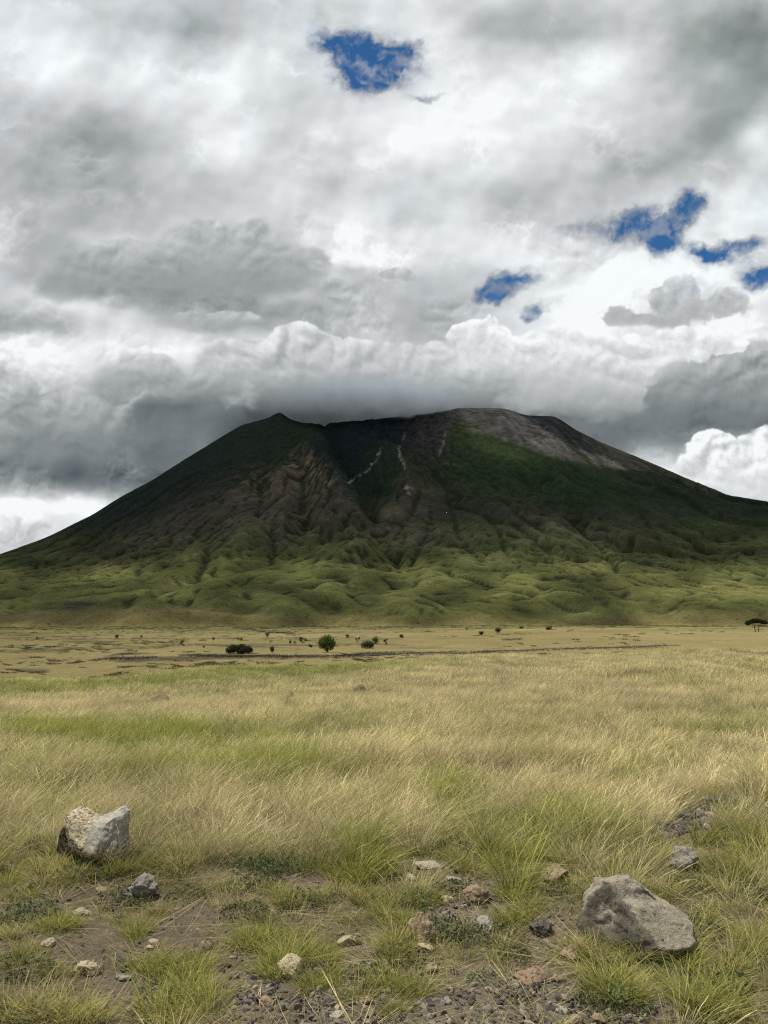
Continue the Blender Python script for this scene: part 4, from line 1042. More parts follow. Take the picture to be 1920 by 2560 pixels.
def build_grass():
    # tall straw, three sizes of clump for three ranges
    tall = []
    for k in range(5):
        s = [blade_set(95, (.18, .44), .0026, .16, (.16, .03), .35, .42, 5, 10 + k, head=.30, headw=1.9), blade_set(50, (.10, .28), .0042, .16, (.15, 0), .5, .35, 3, 30 + k)]
        v, q, t_, r = join_sets(s); tall.append(mesh_of('straw_clump', v, q, {'along': t_, 'chance': r}))
    mid = []
    for k in range(5):
        s = [blade_set(160, (.18, .46), .0049, .30, (.18, .03), .25, .38, 4, 50 + k, head=.35, headw=1.7), blade_set(40, (.12, .28), .010, .30, (.15, 0), .4, .3, 3, 70 + k)]
        v, q, t_, r = join_sets(s); mid.append(mesh_of('straw_patch', v, q, {'along': t_, 'chance': r}))
    far = []
    for k in range(5):
        s = [blade_set(300, (.18, .50), .0120, .75, (.18, .03), .15, .34, 3, 90 + k, head=.3, headw=1.5)]
        v, q, t_, r = join_sets(s); far.append(mesh_of('straw_patch', v, q, {'along': t_, 'chance': r}))
    protos = tall + mid + far
    PP, RR, SS, II, TT, HH = [], [], [], [], [], []
    for (r0, r1, dens, base, seed, lo) in ((2.6, 13, 30, 0, 1, 0), (11.5, 34, 11, 5, 2, 0), (31, 92, 2.1, 10, 3, 0)):
        rs, x, y, z = scatter_points(r0, r1, dens, seed)
        U, V, r, cover, green, c = ground_maps(x, y, z)
        # how much of the tall straw grows here: the field, thinning towards the verge
        edge = 1900 + 70 * fbm(U / 150, V / 90, 4, .6, 601) - 60 * sstep(np.abs(U - 620), 0, 300) * 0
        tallness = 1 - sstep(V, edge - 90, edge + 60)
        right = sstep(U, 1480, 1600) * (1 - sstep(V, 2120, 2200)) * .8
        tallness = np.maximum(tallness, right * .8)
        tallness = tallness * (1 - .92 * np.clip(1.3 * blob(U, V, 1490, 1815, 120, 60, -24), 0, 1))
        patch = fbm(x / 1.3, y / 1.3, 3, .5, 602)
        keep = rs.rand(len(x)) < cover * np.clip(tallness, .03, 1) * (.72 + .8 * patch)
        keep &= clear_of_stones(x, y, .03, 1.1) & (r < c + 14)
        keep &= ~((V > 1880) & (U < 60) & (rs.rand(len(x)) < .3))
        x, y, z, U, V, green, patch, tallness = (a[keep] for a in (x, y, z, U, V, green, patch, tallness))
        n = len(x)
        wind = .5 * fbm(x / 1.6, y / 1.6, 3, .5, 603) + .35 * fbm(x / 9, y / 9, 2, .5, 604)
        PP.append(np.stack([x, y, z - .01], 1))
        RR.append(np.stack([rs.normal(0, .10, n), .06 + .30 * wind + rs.normal(0, .12, n), rs.uniform(-.6, .6, n) + .8 * wind], 1))
        s = rs.uniform(.7, 1.15, n) * (1 + .35 * patch) * (.62 + .38 * tallness)
        SS.append(np.stack([s, s, s * rs.uniform(.85, 1.15, n)], 1))
        II.append(rs.randint(0, 5, n) + base)
        TT.append(np.clip(green * 1.05 - .08 + .45 * fbm(x / .9, y / 1.3, 3, .6, 607) + rs.normal(0, .14, n), 0, 1)); HH.append(np.clip(1 + .28 * fbm(x / 2.2, y / 4, 3, .5, 605) + .2 * fbm(x / 14, y / 25, 2, .5, 606) + rs.normal(0, .14, n), .45, 1.7))
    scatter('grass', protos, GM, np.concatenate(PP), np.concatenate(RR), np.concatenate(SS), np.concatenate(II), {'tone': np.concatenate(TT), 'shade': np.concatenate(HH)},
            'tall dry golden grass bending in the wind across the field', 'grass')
    print('tall grass', sum(len(p) for p in PP))
    # short green tufts of the verge
    tuft = []
    for k in range(6):
        s = [blade_set(110, (.07, .21), .0042, .075, (.03, 0), .85, .5, 4, 110 + k), blade_set(26, (.05, .14), .004, .10, (0, 0), 1.1, .3, 3, 130 + k)]
        v, q, t_, r = join_sets(s); tuft.append(mesh_of('green_tuft', v, q, {'along': t_, 'chance': r}))
    for k in range(3):
        s = [blade_set(46, (.30, .52), .0075, .10, (.16, 0), .45, .5, 6, 150 + k), blade_set(40, (.12, .3), .006, .12, (.1, 0), .6, .4, 4, 160 + k)]
        v, q, t_, r = join_sets(s); tuft.append(mesh_of('green_tuft', v, q, {'along': t_, 'chance': r}))
    for k in range(4):
        v, q, t_, r = blade_set(30, (.03, .13), .0036, .085, (.03, 0), .9, .6, 3, 180 + k); tuft.append(mesh_of('short_grass', v, q, {'along': t_, 'chance': r}))
    PP, RR, SS, II, TT, HH = [], [], [], [], [], []
    rs, x, y, z = scatter_points(2.6, 16, 44, 11)
    U, V, r, cover, green, c = ground_maps(x, y, z)
    cl = fbm(x / .42, y / .42, 3, .55, 611)
    keep = rs.rand(len(x)) < cover * np.clip(.52 + 1.3 * cl, 0, 1) * (.25 + .75 * sstep(V, 1780, 1900)) * 1.1
    keep &= clear_of_stones(x, y, .02, .9)
    x, y, z, U, V, green, cl = (a[keep] for a in (x, y, z, U, V, green, cl))
    n = len(x)
    PP.append(np.stack([x, y, z - .008], 1)); RR.append(np.stack([rs.normal(0, .1, n), rs.normal(.05, .1, n), rs.uniform(0, 6.28, n)], 1))
    s = rs.uniform(.40, .95, n) * (.85 + .5 * np.clip(cl, -.3, .6)); SS.append(np.stack([s, s, s], 1))
    II.append(rs.randint(0, 6, n)); TT.append(np.clip(.40 + .5 * green + rs.normal(0, .23, n), 0, 1)); HH.append(np.clip(1 + rs.normal(0, .14, n), .6, 1.5))
    # fresh tall green blades in the field
    rs, x, y, z = scatter_points(5, 30, 7, 12)
    U, V, r, cover, green, c = ground_maps(x, y, z)
    g2 = field_sum(U, V, [g for g in GREENS if g[5] > .5])
    keep = (rs.rand(len(x)) < np.clip(g2 * .9 + .45 * sstep(fbm(x / 1.1, y / 1.1, 3, .5, 612), .12, .4), 0, 1) * cover) & clear_of_stones(x, y, .05, 1.4)
    x, y, z, V = x[keep], y[keep], z[keep], V[keep]; n = len(x)
    PP.append(np.stack([x, y, z - .01], 1)); RR.append(np.stack([rs.normal(0, .1, n), rs.normal(.1, .1, n), rs.uniform(-.8, .8, n)], 1))
    s = rs.uniform(.7, 1.1, n); SS.append(np.stack([s, s, s], 1)); II.append(rs.randint(6, 9, n)); TT.append(np.clip(.85 + rs.normal(0, .1, n), 0, 1)); HH.append(np.clip(1.0 + rs.normal(0, .12, n), .6, 1.5))
    # short matted growth between the tufts
    rs, x, y, z = scatter_points(2.6, 12, 190, 14)
    U, V, r, cover, green, c = ground_maps(x, y, z)
    m2 = fbm(x / .3, y / .3, 3, .55, 613)
    keep = (rs.rand(len(x)) < np.clip(cover + .25 * m2, .05, 1) * sstep(V, 1800, 1880) * (.6 + .8 * np.clip(m2, -.4, .6))) & clear_of_stones(x, y, -.01, .2)
    x, y, z, green = x[keep], y[keep], z[keep], green[keep]; n = len(x)
    PP.append(np.stack([x, y, z - .008], 1)); RR.append(np.stack([rs.normal(0, .15, n), rs.normal(.05, .15, n), rs.uniform(0, 6.28, n)], 1))
    s = rs.uniform(.5, 1.1, n); SS.append(np.stack([s, s, s * rs.uniform(.6, 1.2, n)], 1)); II.append(rs.randint(9, 13, n))
    TT.append(np.clip(.12 + .75 * green + rs.normal(0, .28, n), 0, 1)); HH.append(np.clip(.95 + rs.normal(0, .18, n), .5, 1.5))
    # tufts the photograph shows standing apart: x, y of the foot, size, green
    T2 = [(120,2000,1.0,.8),(95,2010,.8,.7),(150,2005,.9,.6),(20,2025,.9,.7),(60,2060,.7,.8),(45,2090,.9,.7),(110,2105,.8,.6),(150,2105,.6,.6),(290,2020,1.0,.9),(270,2030,.8,.8),(310,2010,.8,.5),(320,2100,1.1,.9),(350,2110,1.2,.8),(390,2100,1.1,.9),(430,2090,.9,.8),(420,2120,1.0,.9),(340,2085,.8,.9),
          (520,2050,1.3,.8),(545,2035,1.3,.9),(570,2050,1.2,.8),(600,2100,1.2,.9),(625,2075,1.2,.8),(660,2075,1.1,.9),(690,2075,1.1,.9),(720,2080,1.0,.7),(590,2115,.9,.8),(760,1905,1.3,1.),(785,1905,1.4,1.),(810,1900,1.2,1.),(735,1895,1.0,.9),(830,1890,1.0,.8),(640,1960,1.1,.7),(610,1950,.9,.7),(400,2150,1.3,.8),(440,2160,1.2,.8),(380,2180,1.3,.9),(340,2200,1.3,.8),(430,2200,1.1,.7),
          (1110,2000,1.3,.9),(1130,1980,1.2,.9),(1090,1990,1.0,.9),(1100,1940,1.3,.9),(1330,2150,1.5,.8),(1350,2165,1.3,.8),(1310,2140,1.2,.7),(1380,2160,1.2,.8),(1480,2170,1.3,.9),(1520,2180,1.4,.9),(1550,2165,1.3,.8),(1500,2200,1.3,.8),(1590,2190,1.1,.8),(1480,2090,1.1,.8),(1500,2075,1.0,.9),(860,2190,1.0,.9),(850,2140,1.0,.8),(760,2160,1.0,.7),(900,2150,1.1,.8),
          (680,2140,.9,.8),(720,2130,.8,.8),(880,2030,1.2,.7),(850,2060,1.2,.7),(870,1990,1.2,.9),(920,1950,1.2,.8),(230,1890,1.2,1.0),(245,1880,.9,1.),(1640,2060,1.2,.7),(1600,2090,1.2,.7),(1620,2030,1.0,.6),(1270,2058,1.0,.3),(1300,2066,1.1,.6),(1340,2070,1.1,.7),(1380,2066,1.2,.8),(1420,2058,1.2,.6),(1455,2045,1.2,.4),(1480,2030,1.1,.3),(1250,2050,1.0,.2),(140,1890,1.3,.5),(165,1896,1.2,.6),(200,1892,1.0,.8),(120,1880,1.3,.5),(260,1880,1.1,.6),(20,2190,1.5,.5),(60,2200,1.4,.5),(110,2205,1.4,.5),(160,2210,1.3,.5),(210,2212,1.2,.4)]
    rs = np.random.RandomState(77)
    G = np.array([cast(a + rs.uniform(-6, 6), b) for (a, b, c_, d_) in T2 for _ in range(2)]); n = len(G)
    G[:, 0] += rs.normal(0, .03, n); G[:, 2] = ground_z(G[:, 0], G[:, 1]) - .01
    PP.append(G); RR.append(np.stack([rs.normal(0, .1, n), rs.normal(.05, .1, n), rs.uniform(0, 6.28, n)], 1))
    s = np.repeat([t[2] for t in T2], 2) * rs.uniform(.45, .85, n); SS.append(np.stack([s, s, s], 1)); II.append(rs.randint(0, 6, n))
    TT.append(np.clip(np.repeat([t[3] for t in T2], 2) + rs.normal(0, .08, n), 0, 1)); HH.append(np.clip(1.05 + rs.normal(0, .1, n), .6, 1.5))
    scatter('grass_tufts', tuft, GT, np.concatenate(PP), np.concatenate(RR), np.concatenate(SS), np.concatenate(II), {'tone': np.concatenate(TT), 'shade': np.concatenate(HH)},
            'short green and yellow grass tufts on the stony verge', 'grass')
    print('tufts', sum(len(p) for p in PP))
    # creeping herb and dry litter
    herb = []
    for k in range(4):
        rs = np.random.RandomState(200 + k); n = 260
        a = rs.rand(n) * 6.28; rr = np.sqrt(rs.rand(n)) * .15
        p = np.stack([rr * np.cos(a), rr * np.sin(a), .075 * (1 - (rr / .15) ** 2) * rs.rand(n) + .008], 1)
        u = rs.normal(size=(n, 3)); u /= np.linalg.norm(u, axis=1, keepdims=True); w_ = np.cross(u, rs.normal(size=(n, 3))); w_ /= np.linalg.norm(w_, axis=1, keepdims=True)
        L = rs.uniform(.008, .018, n)[:, None]; W = L * .38
        v = np.stack([p - u * L, p + w_ * W, p + u * L, p - w_ * W], 1).reshape(-1, 3)
        q = np.arange(n * 4).reshape(-1, 4)
        herb.append(mesh_of('creeping_herb', v, q, {'along': np.full(len(v), .7), 'chance': np.repeat(rs.rand(n), 4)}))
    rs, x, y, z = scatter_points(2.6, 9.5, 32, 21)
    U, V, r, cover, green, c = ground_maps(x, y, z)
    hf = fbm(x / .5, y / .5, 3, .5, 621) + .5 * field_sum(U, V, [(440,1960,110,40,0,1),(1340,2070,120,40,0,1),(1150,2060,90,30,0,.7),(1330,2060,140,46,0,1.6),(1450,2040,80,40,0,1.2),(150,1905,90,30,0,1.0),(600,1880,120,24,0,.8),(1540,1960,80,60,0,.6),(860,2110,100,40,0,.6),(240,2020,100,40,0,.8),(540,1870,60,30,0,.8),(90,1900,80,40,0,.5),(1480,2110,90,20,0,.7),(700,1990,120,30,0,.5)])
    keep = (rs.rand(len(x)) < np.clip(.1 + hf * 1.5, 0, .9) * np.clip(cover + .25, 0, 1)) & clear_of_stones(x, y, .0, .3)
    x, y, z, hf = x[keep], y[keep], z[keep], hf[keep]; n = len(x)
    s = rs.uniform(.6, 1.4, n)
    scatter('creeping_herb', herb, HM, np.stack([x, y, z], 1), np.stack([np.zeros(n), np.zeros(n), rs.rand(n) * 6.28], 1), np.stack([s, s, s], 1), rs.randint(0, 4, n),
            {'tone': np.clip(.75 + rs.normal(0, .2, n), 0, 1), 'shade': np.clip(1 + rs.normal(0, .2, n), .5, 1.5)}, 'low grey green creeping weed between the stones', 'weed')
    lit = []
    for k in range(4):
        v, q, t_, r = blade_set(46, (.06, .26), .0032, .16, (.3, .1), 3.0, .6, 4, 220 + k)
        v[:, 2] = np.abs(v[:, 2]) * .10 + .004
        lit.append(mesh_of('dry_stalks', v, q, {'along': t_, 'chance': r}))
    rs, x, y, z = scatter_points(2.6, 11, 9, 31)
    U, V, r, cover, green, c = ground_maps(x, y, z)
    keep = (rs.rand(len(x)) < .75 * (V > 1830)) & clear_of_stones(x, y, .0)
    x, y, z = x[keep], y[keep], z[keep]; n = len(x); s = rs.uniform(.6, 1.2, n)
    scatter('dry_litter', lit, GM, np.stack([x, y, z], 1), np.stack([rs.normal(0, .06, n), rs.normal(0, .06, n), rs.rand(n) * 6.28], 1), np.stack([s, s, s], 1), rs.randint(0, 4, n),
            {'tone': np.clip(rs.normal(0, .15, n), 0, 1), 'shade': np.clip(.85 + rs.normal(0, .2, n), .4, 1.4)}, 'dry fallen stalks lying over the bare soil', 'dry grass')
build_grass()
def build_scrub():
    pr = []
    for k in range(4):
        v, q, t_, r = blade_set(80, (.3, 1.0), .10, 1.0, (.05, 0), .5, .4, 3, 240 + k)
        pr.append(mesh_of('scrub_clump', v, q, {'along': t_ * .6, 'chance': r}))
    rs = np.random.RandomState(61); n = 16000
    a = rs.uniform(-.56, .56, n); r = np.exp(rs.uniform(math.log(105), math.log(2300), n))
    x, y = r * np.sin(a), r * np.cos(a)
    z = ground_z(x, y)
    m = fbm(x / 70, y / 130, 4, .6, 631) + .5 * fbm(x / 14, y / 30, 3, .6, 632) + .25 * sstep(r, 700, 1800) + .18 * sstep(-x / r, -.1, .4)
    keep = rs.rand(n) < np.clip((m - .10) * 1.1, 0, .6)
    x, y, z, r, m = x[keep], y[keep], z[keep], r[keep], m[keep]; n = len(x)
    s = rs.uniform(.4, 1.2, n) * (.6 + r / 900)
    scatter('scrub', pr, SM, np.stack([x, y, z], 1), np.stack([rs.normal(0, .1, n), rs.normal(0, .1, n), rs.rand(n) * 6.28], 1), np.stack([s * 1.8, s * 1.8, s * .55], 1), rs.randint(0, 4, n),
            {'tone': np.clip(.45 + .5 * m + rs.normal(0, .2, n), 0, 1), 'shade': np.clip(1 + rs.normal(0, .25, n), .4, 1.6)}, 'low dry scrub and coarse grass scattered over the plain', 'scrub')
    print('scrub', n)
SM = grass_material('plain_scrub', (.16,.13,.075), (.09,.075,.045), (.075,.080,.034), (.04,.045,.022), .2)
build_scrub()

# ------------------------------------------------------------------ gravel and rubble
def build_gravel():
    m, t = material('gravel_stone')
    tone = t.attr('tone', 'INSTANCER').outputs['Fac']
    P = t.node('ShaderNodeTexCoord').outputs['Object']
    n = t.noise(P, 3.0, 4, .65)
    c = t.ramp(tone, [(0, (.045,.042,.040)), (.35, (.12,.11,.098)), (.6, (.20,.18,.15)), (.8, (.28,.22,.145)), (1, (.42,.38,.32))])
    c = t.vmath('SCALE', c, scale=t.lin(n, .3, .7, .6, 1.35))
    bs = t.node('ShaderNodeBsdfDiffuse', {'Color': c, 'Roughness': 1.0})
    t.put(t.out.inputs['Surface'], bs.outputs[0])
    pr = [rock_mesh('pebble', 300 + k, 1, .8, .55, rough=.16, sub=2, cuts=14) for k in range(7)]
    for p in pr: p.polygons.foreach_set('use_smooth', np.zeros(len(p.polygons), bool))
    rs, x, y, z = scatter_points(2.6, 9, 1900, 41)
    U, V, r, cover, green, c_ = ground_maps(x, y, z)
    gr = field_sum(U, V, [(640,2140,150,36,4,1.2),(560,2190,180,40,0,1.2),(1180,2170,190,40,2,1.3),(1040,2195,120,36,0,1.2),(985,1975,60,50,-20,.9),(930,2200,90,30,0,.9),(1420,2205,130,24,0,.7),(720,2200,120,24,0,.9),(1200,2040,60,30,0,.5),(1500,1772,90,12,-32,1.3),(520,2070,60,20,0,.5),(840,2205,120,14,0,.8)])
    keep = rs.rand(len(x)) < np.clip((.10 + .80 * gr) * (1.1 - cover), 0, 1)
    x, y, z, gr = x[keep], y[keep], z[keep], gr[keep]; n = len(x)
    s = .0035 + .027 * rs.rand(n) ** 4.2 + .006 * rs.rand(n)
    s = s * (1 + 1.2 * (y > 7))
    scatter('gravel', pr, m, np.stack([x, y, z + s * .2], 1), rs.uniform(-.6, 6.2, (n, 3)) * np.array([.15, .15, 1]), np.stack([s, s, s], 1), rs.randint(0, 7, n),
            {'tone': np.clip(rs.beta(1.6, 2.4, n), 0, 1)}, 'loose grey and brown gravel along the edge of the road', 'gravel')
    print('gravel', n)
    # dark lava rubble in long low banks out on the plain
    PP, SS = [], []
    rs = np.random.RandomState(51)
    for pts, wd, k in STRIPS[:4] + STRIPS[5:6]:
        pts = np.array(pts, float); seg = np.hypot(*(pts[1:] - pts[:-1]).T); tot = seg.sum()
        n = int(tot * 4.5 * k)
        u = (rs.rand(n) * .9 + rs.rand(n) * .1) * tot; cs = np.concatenate([[0], np.cumsum(seg)])
        X = np.interp(u, cs, pts[:, 0]); Y = np.interp(u, cs, pts[:, 1]) + rs.normal(0, .6, n) * wd + 1.0
        for a, b in zip(X, Y):
            g = cast(a, b); D = math.hypot(g[0], g[1])
            if D > 900 or D < 100: continue
            PP.append(g); SS.append(D / F * rs.uniform(.4, 1.4))
    PP = np.array(PP); SS = np.array(SS); n = len(PP)
    pr2 = [rock_mesh('lava_block', 330 + k, 1, .85, .7, rough=.14, sub=2, cuts=9) for k in range(5)]
    scatter('rubble', pr2, m, PP, rs.uniform(0, 6.28, (n, 3)), np.stack([SS, SS, SS * .8], 1), rs.randint(0, 5, n), {'tone': np.clip(rs.beta(1.2, 6, n) * .6, 0, 1)},
            'dark lava rubble in long low banks across the plain', 'rubble')
    print('rubble', n)
build_gravel()
# ------------------------------------------------------------------ cloud wrapped round the summit
def build_cap():
    bm = bmesh.new()
    def lobe(X, Y, D, rx, ry, depth):
        d = view_dir(X, Y); c = d * (D / math.hypot(d.x, d.y)) + Vector((0, 0, EYE))
        r = bmesh.ops.create_icosphere(bm, subdivisions=4, radius=1.0)['verts']
        s = D / F * 1.03
        for v in r:
            n = Vector(v.co); k = 1 + .16 * mnoise.fractal(n * 1.7 + c * .01, .8, 2, 4)
            v.co = Vector((n.x * rx * s * k, n.y * depth * k, n.z * ry * s * k)) + c
    lobe(795, 886, 7150, 285, 46, 1050)
    me = bpy.data.meshes.new('summit_cloud'); bm.to_mesh(me); bm.free()
    m, t = material('cloud_vapour')
    P = t.node('ShaderNodeNewGeometry').outputs['Position']
    x, y, z = t.sep(P)
    d = t.math('SQRT', t.math('ADD', t.math('MULTIPLY', x, x), t.math('MULTIPLY', y, y)))
    e = t.math('DIVIDE', t.math('SUBTRACT', z, EYE), d)
    def te(Y): v = view_dir(820, Y); return v.z / math.hypot(v.x, v.y)
    ys, ts = CAP_CURVE
    k = t.lin(e, te(930), te(690))
    g = t.ramp(k, [((te(yy) - te(930)) / (te(690) - te(930)), (tv,) * 3) for yy, tv in reversed(list(zip(ys, ts)))])
    g = t.sep(g)[0]
    n = t.noise(P, .0042, 5, .66)
    g = t.math('MULTIPLY_ADD', t.smooth(x, -300, 900), .06, g)
    tone = t.math('POWER', t.math('ADD', g, t.math('MULTIPLY', t.math('SUBTRACT', n, .5), .30)), 2.2)
    q = t.comb(t.math('DIVIDE', t.math('SUBTRACT', x, -150), 1230), t.math('DIVIDE', t.math('SUBTRACT', y, 7150), 1050), t.math('DIVIDE', t.math('SUBTRACT', z, te(884) * 7150), 175))
    rad = t.math('ADD', t.vmath('LENGTH', q), t.math('MULTIPLY', t.math('SUBTRACT', n, .5), 1.0))
    dens = t.math('MULTIPLY', t.smooth(rad, 1.0, .40), .014)
    dens = t.math('MULTIPLY', dens, t.smooth(t.math('ADD', z, t.math('MULTIPLY', t.math('SUBTRACT', t.noise(P, .0045, 5, .7), .5), 640)), te(932) * 7150, te(884) * 7150))
    ab = t.node('ShaderNodeVolumeAbsorption', {'Color': (0, 0, 0, 1), 'Density': dens})
    em = t.node('ShaderNodeEmission', {'Color': t.comb(t.math('MULTIPLY', tone, .90), tone, t.math('MULTIPLY', tone, 1.07)), 'Strength': t.math('MULTIPLY', dens, 1 / 2 ** EXPO)})  # vapour glows in place of scattered daylight, dark base included
    ad = t.node('ShaderNodeAddShader', {0: ab.outputs[0], 1: em.outputs[0]})
    t.put(t.out.inputs['Volume'], ad.outputs[0])
    o = link('cloud', me, m)
    tag(o, 'grey cloud wrapped round the summit of the volcano', 'cloud', kind='stuff')
build_cap()

# ------------------------------------------------------------------ trees and shrubs of the plain
def leaf_material(name, c1, c2):
    m, t = material(name)
    r = t.attr('chance').outputs['Fac']
    c = t.mix(r, c1, c2)
    d = t.node('ShaderNodeBsdfDiffuse', {'Color': c, 'Roughness': .5}); tr = t.node('ShaderNodeBsdfTranslucent', {'Color': c})
    mx = t.node('ShaderNodeMixShader', {0: .25, 1: d.outputs[0], 2: tr.outputs[0]})
    t.put(t.out.inputs['Surface'], mx.outputs[0])
    return m
LM = {'bright': leaf_material('bright_leaves', (.055,.095,.018), (.105,.155,.035)), 'dark': leaf_material('dark_leaves', (.026,.034,.017), (.055,.066,.030)),
      'olive': leaf_material('olive_leaves', (.060,.058,.030), (.10,.095,.048)), 'acacia': leaf_material('acacia_leaves', (.018,.028,.016), (.04,.055,.026))}
bark, bt = material('grey_bark')
bt.put(bt.out.inputs['Surface'], bt.node('ShaderNodeBsdfDiffuse', {'Color': bt.mix(bt.noise(bt.node('ShaderNodeTexCoord').outputs['Object'], 6, 4, .6), (.05,.04,.03), (.12,.10,.075))}).outputs[0])
def crown_mesh(name, seed, lobes, n, leaf):
    """leaf-sized faces through the volume of several lobes, thinned by noise so that gaps stay open."""
    rs = np.random.RandomState(seed)
    w = np.array([l[3] * l[4] * l[5] for l in lobes]) ** (2 / 3); w /= w.sum()
    k = rs.choice(len(lobes), n * 2, p=w)
    Lb = np.array(lobes)
    u = rs.normal(size=(n * 2, 3)); u /= np.linalg.norm(u, axis=1, keepdims=True)
    rad = rs.rand(n * 2) ** .42
    p = Lb[k, :3] + u * rad[:, None] * Lb[k, 3:6]
    s = float(max(Lb[:, 3].max(), .1))
    keep = fbm(p[:, 0] / s * 2.2 + 7 * seed, (p[:, 2] + p[:, 1] * .7) / s * 2.6, 3, .5, 700 + seed) > -.22
    p = p[keep][:n]; n = len(p)
    a = rs.normal(size=(n, 3)); a /= np.linalg.norm(a, axis=1, keepdims=True); b = np.cross(a, rs.normal(size=(n, 3))); b /= np.linalg.norm(b, axis=1, keepdims=True)
    L = leaf * rs.uniform(.6, 1.3, n)[:, None]
    v = np.stack([p - a * L, p + b * L * .5, p + a * L, p - b * L * .5], 1).reshape(-1, 3)
    v[:, 2] = np.maximum(v[:, 2], .01)
    q = np.arange(n * 4).reshape(-1, 4)
    return mesh_of(name, v, q, {'chance': np.repeat(np.clip(rs.rand(n) * .7 + .3 * rs.rand(n), 0, 1), 4)})
def limb_mesh(name, segs):
    """tapering limbs: each (p0, p1, r0, r1)."""
    bm = bmesh.new()
    for p0, p1, r0, r1 in segs:
        p0, p1 = Vector(p0), Vector(p1); d = (p1 - p0)
        r = bmesh.ops.create_cone(bm, segments=8, radius1=r0, radius2=r1, depth=d.length, cap_ends=True)['verts']
        q = d.to_track_quat('Z', 'Y'); c = (p0 + p1) / 2
        for v in r: v.co = q @ v.co + c
    me = bpy.data.meshes.new(name); bm.to_mesh(me); bm.free(); return me
def plant(X, Y, wpx, hpx, kind, name, cat, label, seed, group=None, form='round'):
    g = cast(X, Y); D = math.hypot(g[0], g[1]); s = D / F
    w, h = wpx * s, hpx * s
    e = bpy.data.objects.new(name, None); scene.collection.objects.link(e); e.location = (g[0], g[1], g[2] - .02 * h)
    rs = random.Random(seed)
    e.rotation_euler = (0, 0, rs.uniform(-.3, .3))
    e.empty_display_size = .5
    tag(e, label, cat, group)
    if form == 'round':
        lobes = [(0, 0, h * .52, w * .40, w * .40, h * .46)] + [(rs.uniform(-.26, .26) * w, rs.uniform(-.26, .26) * w, h * rs.uniform(.35, .70), w * rs.uniform(.16, .27), w * .22, h * rs.uniform(.18, .30)) for _ in range(9)]
        n = int(np.clip(wpx * hpx * 4.0, 400, 7000))
        segs = [((0, 0, 0), (0, 0, h * .3), .05 * w, .035 * w)] + [((0, 0, h * .12), (l[0], l[1], l[2]), .03 * w, .010 * w) for l in lobes[1:6]]
    elif form == 'low':
        lobes = [(rs.uniform(-.36, .36) * w, rs.uniform(-.2, .2) * w, h * rs.uniform(.28, .55), w * rs.uniform(.12, .24), w * .2, h * rs.uniform(.25, .45)) for _ in range(9)]
        n = int(np.clip(wpx * hpx * 3.4, 300, 5000))
        segs = [((l[0] * .3, l[1] * .3, 0), (l[0], l[1], l[2]), .022 * w, .008 * w) for l in lobes[:6]]
    elif form == 'sparse':
        lobes = [(rs.uniform(-.36, .36) * w, rs.uniform(-.2, .2) * w, h * rs.uniform(.4, .8), w * rs.uniform(.08, .16), w * .14, h * rs.uniform(.10, .2)) for _ in range(8)]
        n = int(np.clip(wpx * hpx * 1.5, 160, 1500))
        segs = [((l[0] * .25, l[1] * .25, 0), (l[0], l[1], l[2]), .022 * w, .008 * w) for l in lobes]
    else:   # flat-topped acacia on two leaning trunks
        lobes = [(-.22 * w, 0, h * .72, w * .26, w * .26, h * .13), (.20 * w, 0, h * .76, w * .27, w * .27, h * .14), (0, 0, h * .84, w * .26, w * .3, h * .14), (.36 * w, .05 * w, h * .66, w * .16, w * .2, h * .12), (-.38 * w, 0, h * .60, w * .13, w * .2, h * .12)]
        n = 3000
        segs = [((-.06 * w, 0, 0), (-.10 * w, 0, h * .40), .020 * w, .014 * w), ((-.10 * w, 0, h * .39), (-.26 * w, 0, h * .66), .014 * w, .007 * w), ((-.10 * w, 0, h * .39), (-.02 * w, 0, h * .66), .012 * w, .006 * w),
                ((.06 * w, 0, 0), (.11 * w, 0, h * .40), .020 * w, .014 * w), ((.11 * w, 0, h * .39), (.28 * w, 0, h * .68), .014 * w, .007 * w), ((.11 * w, 0, h * .39), (.04 * w, 0, h * .70), .012 * w, .006 * w)]
    link('crown', crown_mesh('crown', seed, lobes, n, max(w, h) * (.030 if wpx > 25 else .055)), LM[kind], e)
    link('trunk', limb_mesh('trunk', segs), bark, e)
    return e
GR = 'shrubs dotted over the plain'
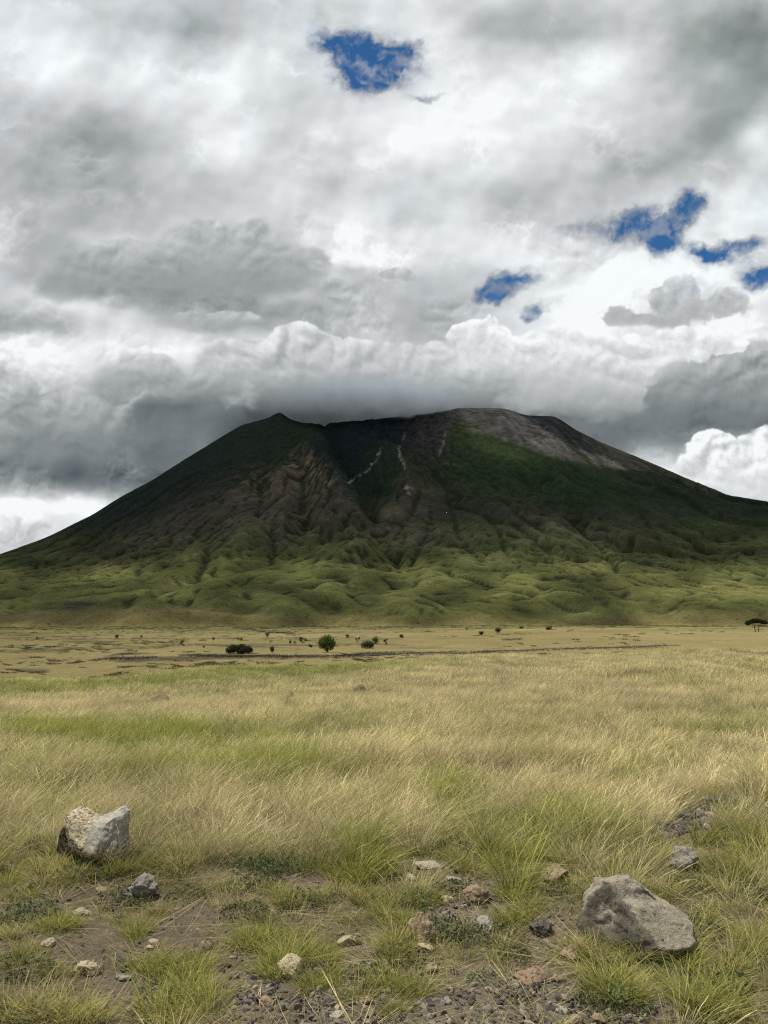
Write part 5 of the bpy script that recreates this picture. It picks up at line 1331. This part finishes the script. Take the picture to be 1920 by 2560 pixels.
PL = [
 (707,1409,42,40,'bright','tree','tree','dense bright green round tree standing above the dark rubble bank','round'),
 (1635,1365,41,27,'acacia','acacia_tree','tree','dark flat topped acacia on two thin trunks at the right edge','acacia'),
 (516,1412,56,22,'dark','shrub','shrub','wide low dark shrub growing along the rubble bank','low'),
 (588,1410,13,15,'dark','shrub','shrub','small dark upright shrub between the wide shrub and the round tree','round'),
 (795,1401,32,20,'dark','shrub','shrub','dark green shrub just right of the bright round tree','low'),
 (811,1391,16,16,'bright','shrub','shrub','greener upright bush behind the dark shrub right of the round tree','round'),
 (835,1391,16,12,'olive','shrub','shrub','thin bare twigged bush beside the greener upright bush','sparse'),
 (772,1388,14,14,'olive','shrub','shrub','sparse brownish bush left of the dark green shrub','sparse'),
 (750,1377,12,8,'dark','shrub','shrub','small dark bush behind the round tree on its right','round'),
 (868,1379,13,10,'dark','shrub','shrub','lone round dark bush in the middle of the plain','round'),
 (1040,1373,15,11,'dark','shrub','shrub','round dark bush in front of the pair right of the middle','round'),
 (1076,1367,16,13,'olive','shrub','shrub','brownish open bush right of the round dark one','round'),
 (1008,1361,10,8,'olive','shrub','shrub','small brownish bush at the far edge of the plain','sparse'),
 (1092,1356,8,8,'olive','shrub','shrub','thin pale bush behind the brownish open one','sparse'),
 (1125,1358,14,6,'dark','shrub','shrub','flat dark bush under the cone shaped hill, left of two','low'),
 (1185,1361,17,9,'dark','shrub','shrub','flat dark bush under the cone shaped hill, right of two','low'),
 (655,1390,20,15,'olive','shrub','shrub','open twiggy bush left of the bright round tree','sparse'),
 (671,1398,14,8,'dark','shrub','shrub','low dark bush touching the left of the round tree','low'),
 (637,1392,8,8,'dark','shrub','shrub','right one of two tiny dark bushes left of the twiggy bush','round'),
 (627,1392,7,10,'dark','shrub','shrub','left one of two tiny dark bushes left of the twiggy bush','round'),
 (578,1376,12,11,'olive','shrub','shrub','small bush standing under the end of the dark gully bank','round'),
 (584,1389,10,9,'olive','shrub','shrub','small pale bush behind the small upright shrub','sparse'),
 (518,1383,13,7,'dark','shrub','shrub','low dark bush behind the wide shrub','low'),
 (461,1384,10,9,'dark','shrub','shrub','small dark bush left of the low bush behind the wide shrub','round'),
 (440,1400,8,7,'olive','shrub','shrub','tiny pale bush left of the wide shrub','round'),
 (392,1394,10,9,'dark','shrub','shrub','lone dark bush in the left half of the plain','round'),
 (252,1379,12,9,'dark','shrub','shrub','dark bush with green grass beside it in the left plain','round'),
 (305,1378,7,7,'dark','shrub','shrub','tiny dark bush right of the bush with green grass','round'),
 (80,1383,6,7,'dark','shrub','shrub','tiny bush standing far to the left on the plain','round'),
]
for i, (X, Y, w, h, k, name, cat, label, form) in enumerate(PL):
    plant(X, Y, w, h, k, name, cat, label, 800 + i, GR if name == 'shrub' else None, form)
# low mounds in the golden field
mm, mt = material('brown_mound_earth')
mt.put(mt.out.inputs['Surface'], mt.node('ShaderNodeBsdfDiffuse', {'Color': mt.mix(mt.noise(mt.node('ShaderNodeTexCoord').outputs['Object'], 5, 5, .7), (.08,.06,.04), (.20,.16,.09))}).outputs[0])
for i, (X, Y, w, h, label) in enumerate([(776,1506,30,9,'low brown earth mound in the middle of the golden field'), (345,1534,40,13,'dark twiggy mound in the left of the golden field'), (625,1526,30,7,'faint brown mound left of the middle one in the golden field')]):
    g = cast(X, Y); s = math.hypot(g[0], g[1]) / F
    me = rock_mesh('earth_mound', 900 + i, w * s * .6, w * s * .5, h * s * .9 + .36, rough=.14, sub=4, cuts=0)
    o = link('earth_mound', me, mm); o.location = (g[0], g[1], g[2]); tag(o, label, 'mound', 'earth mounds in the field')
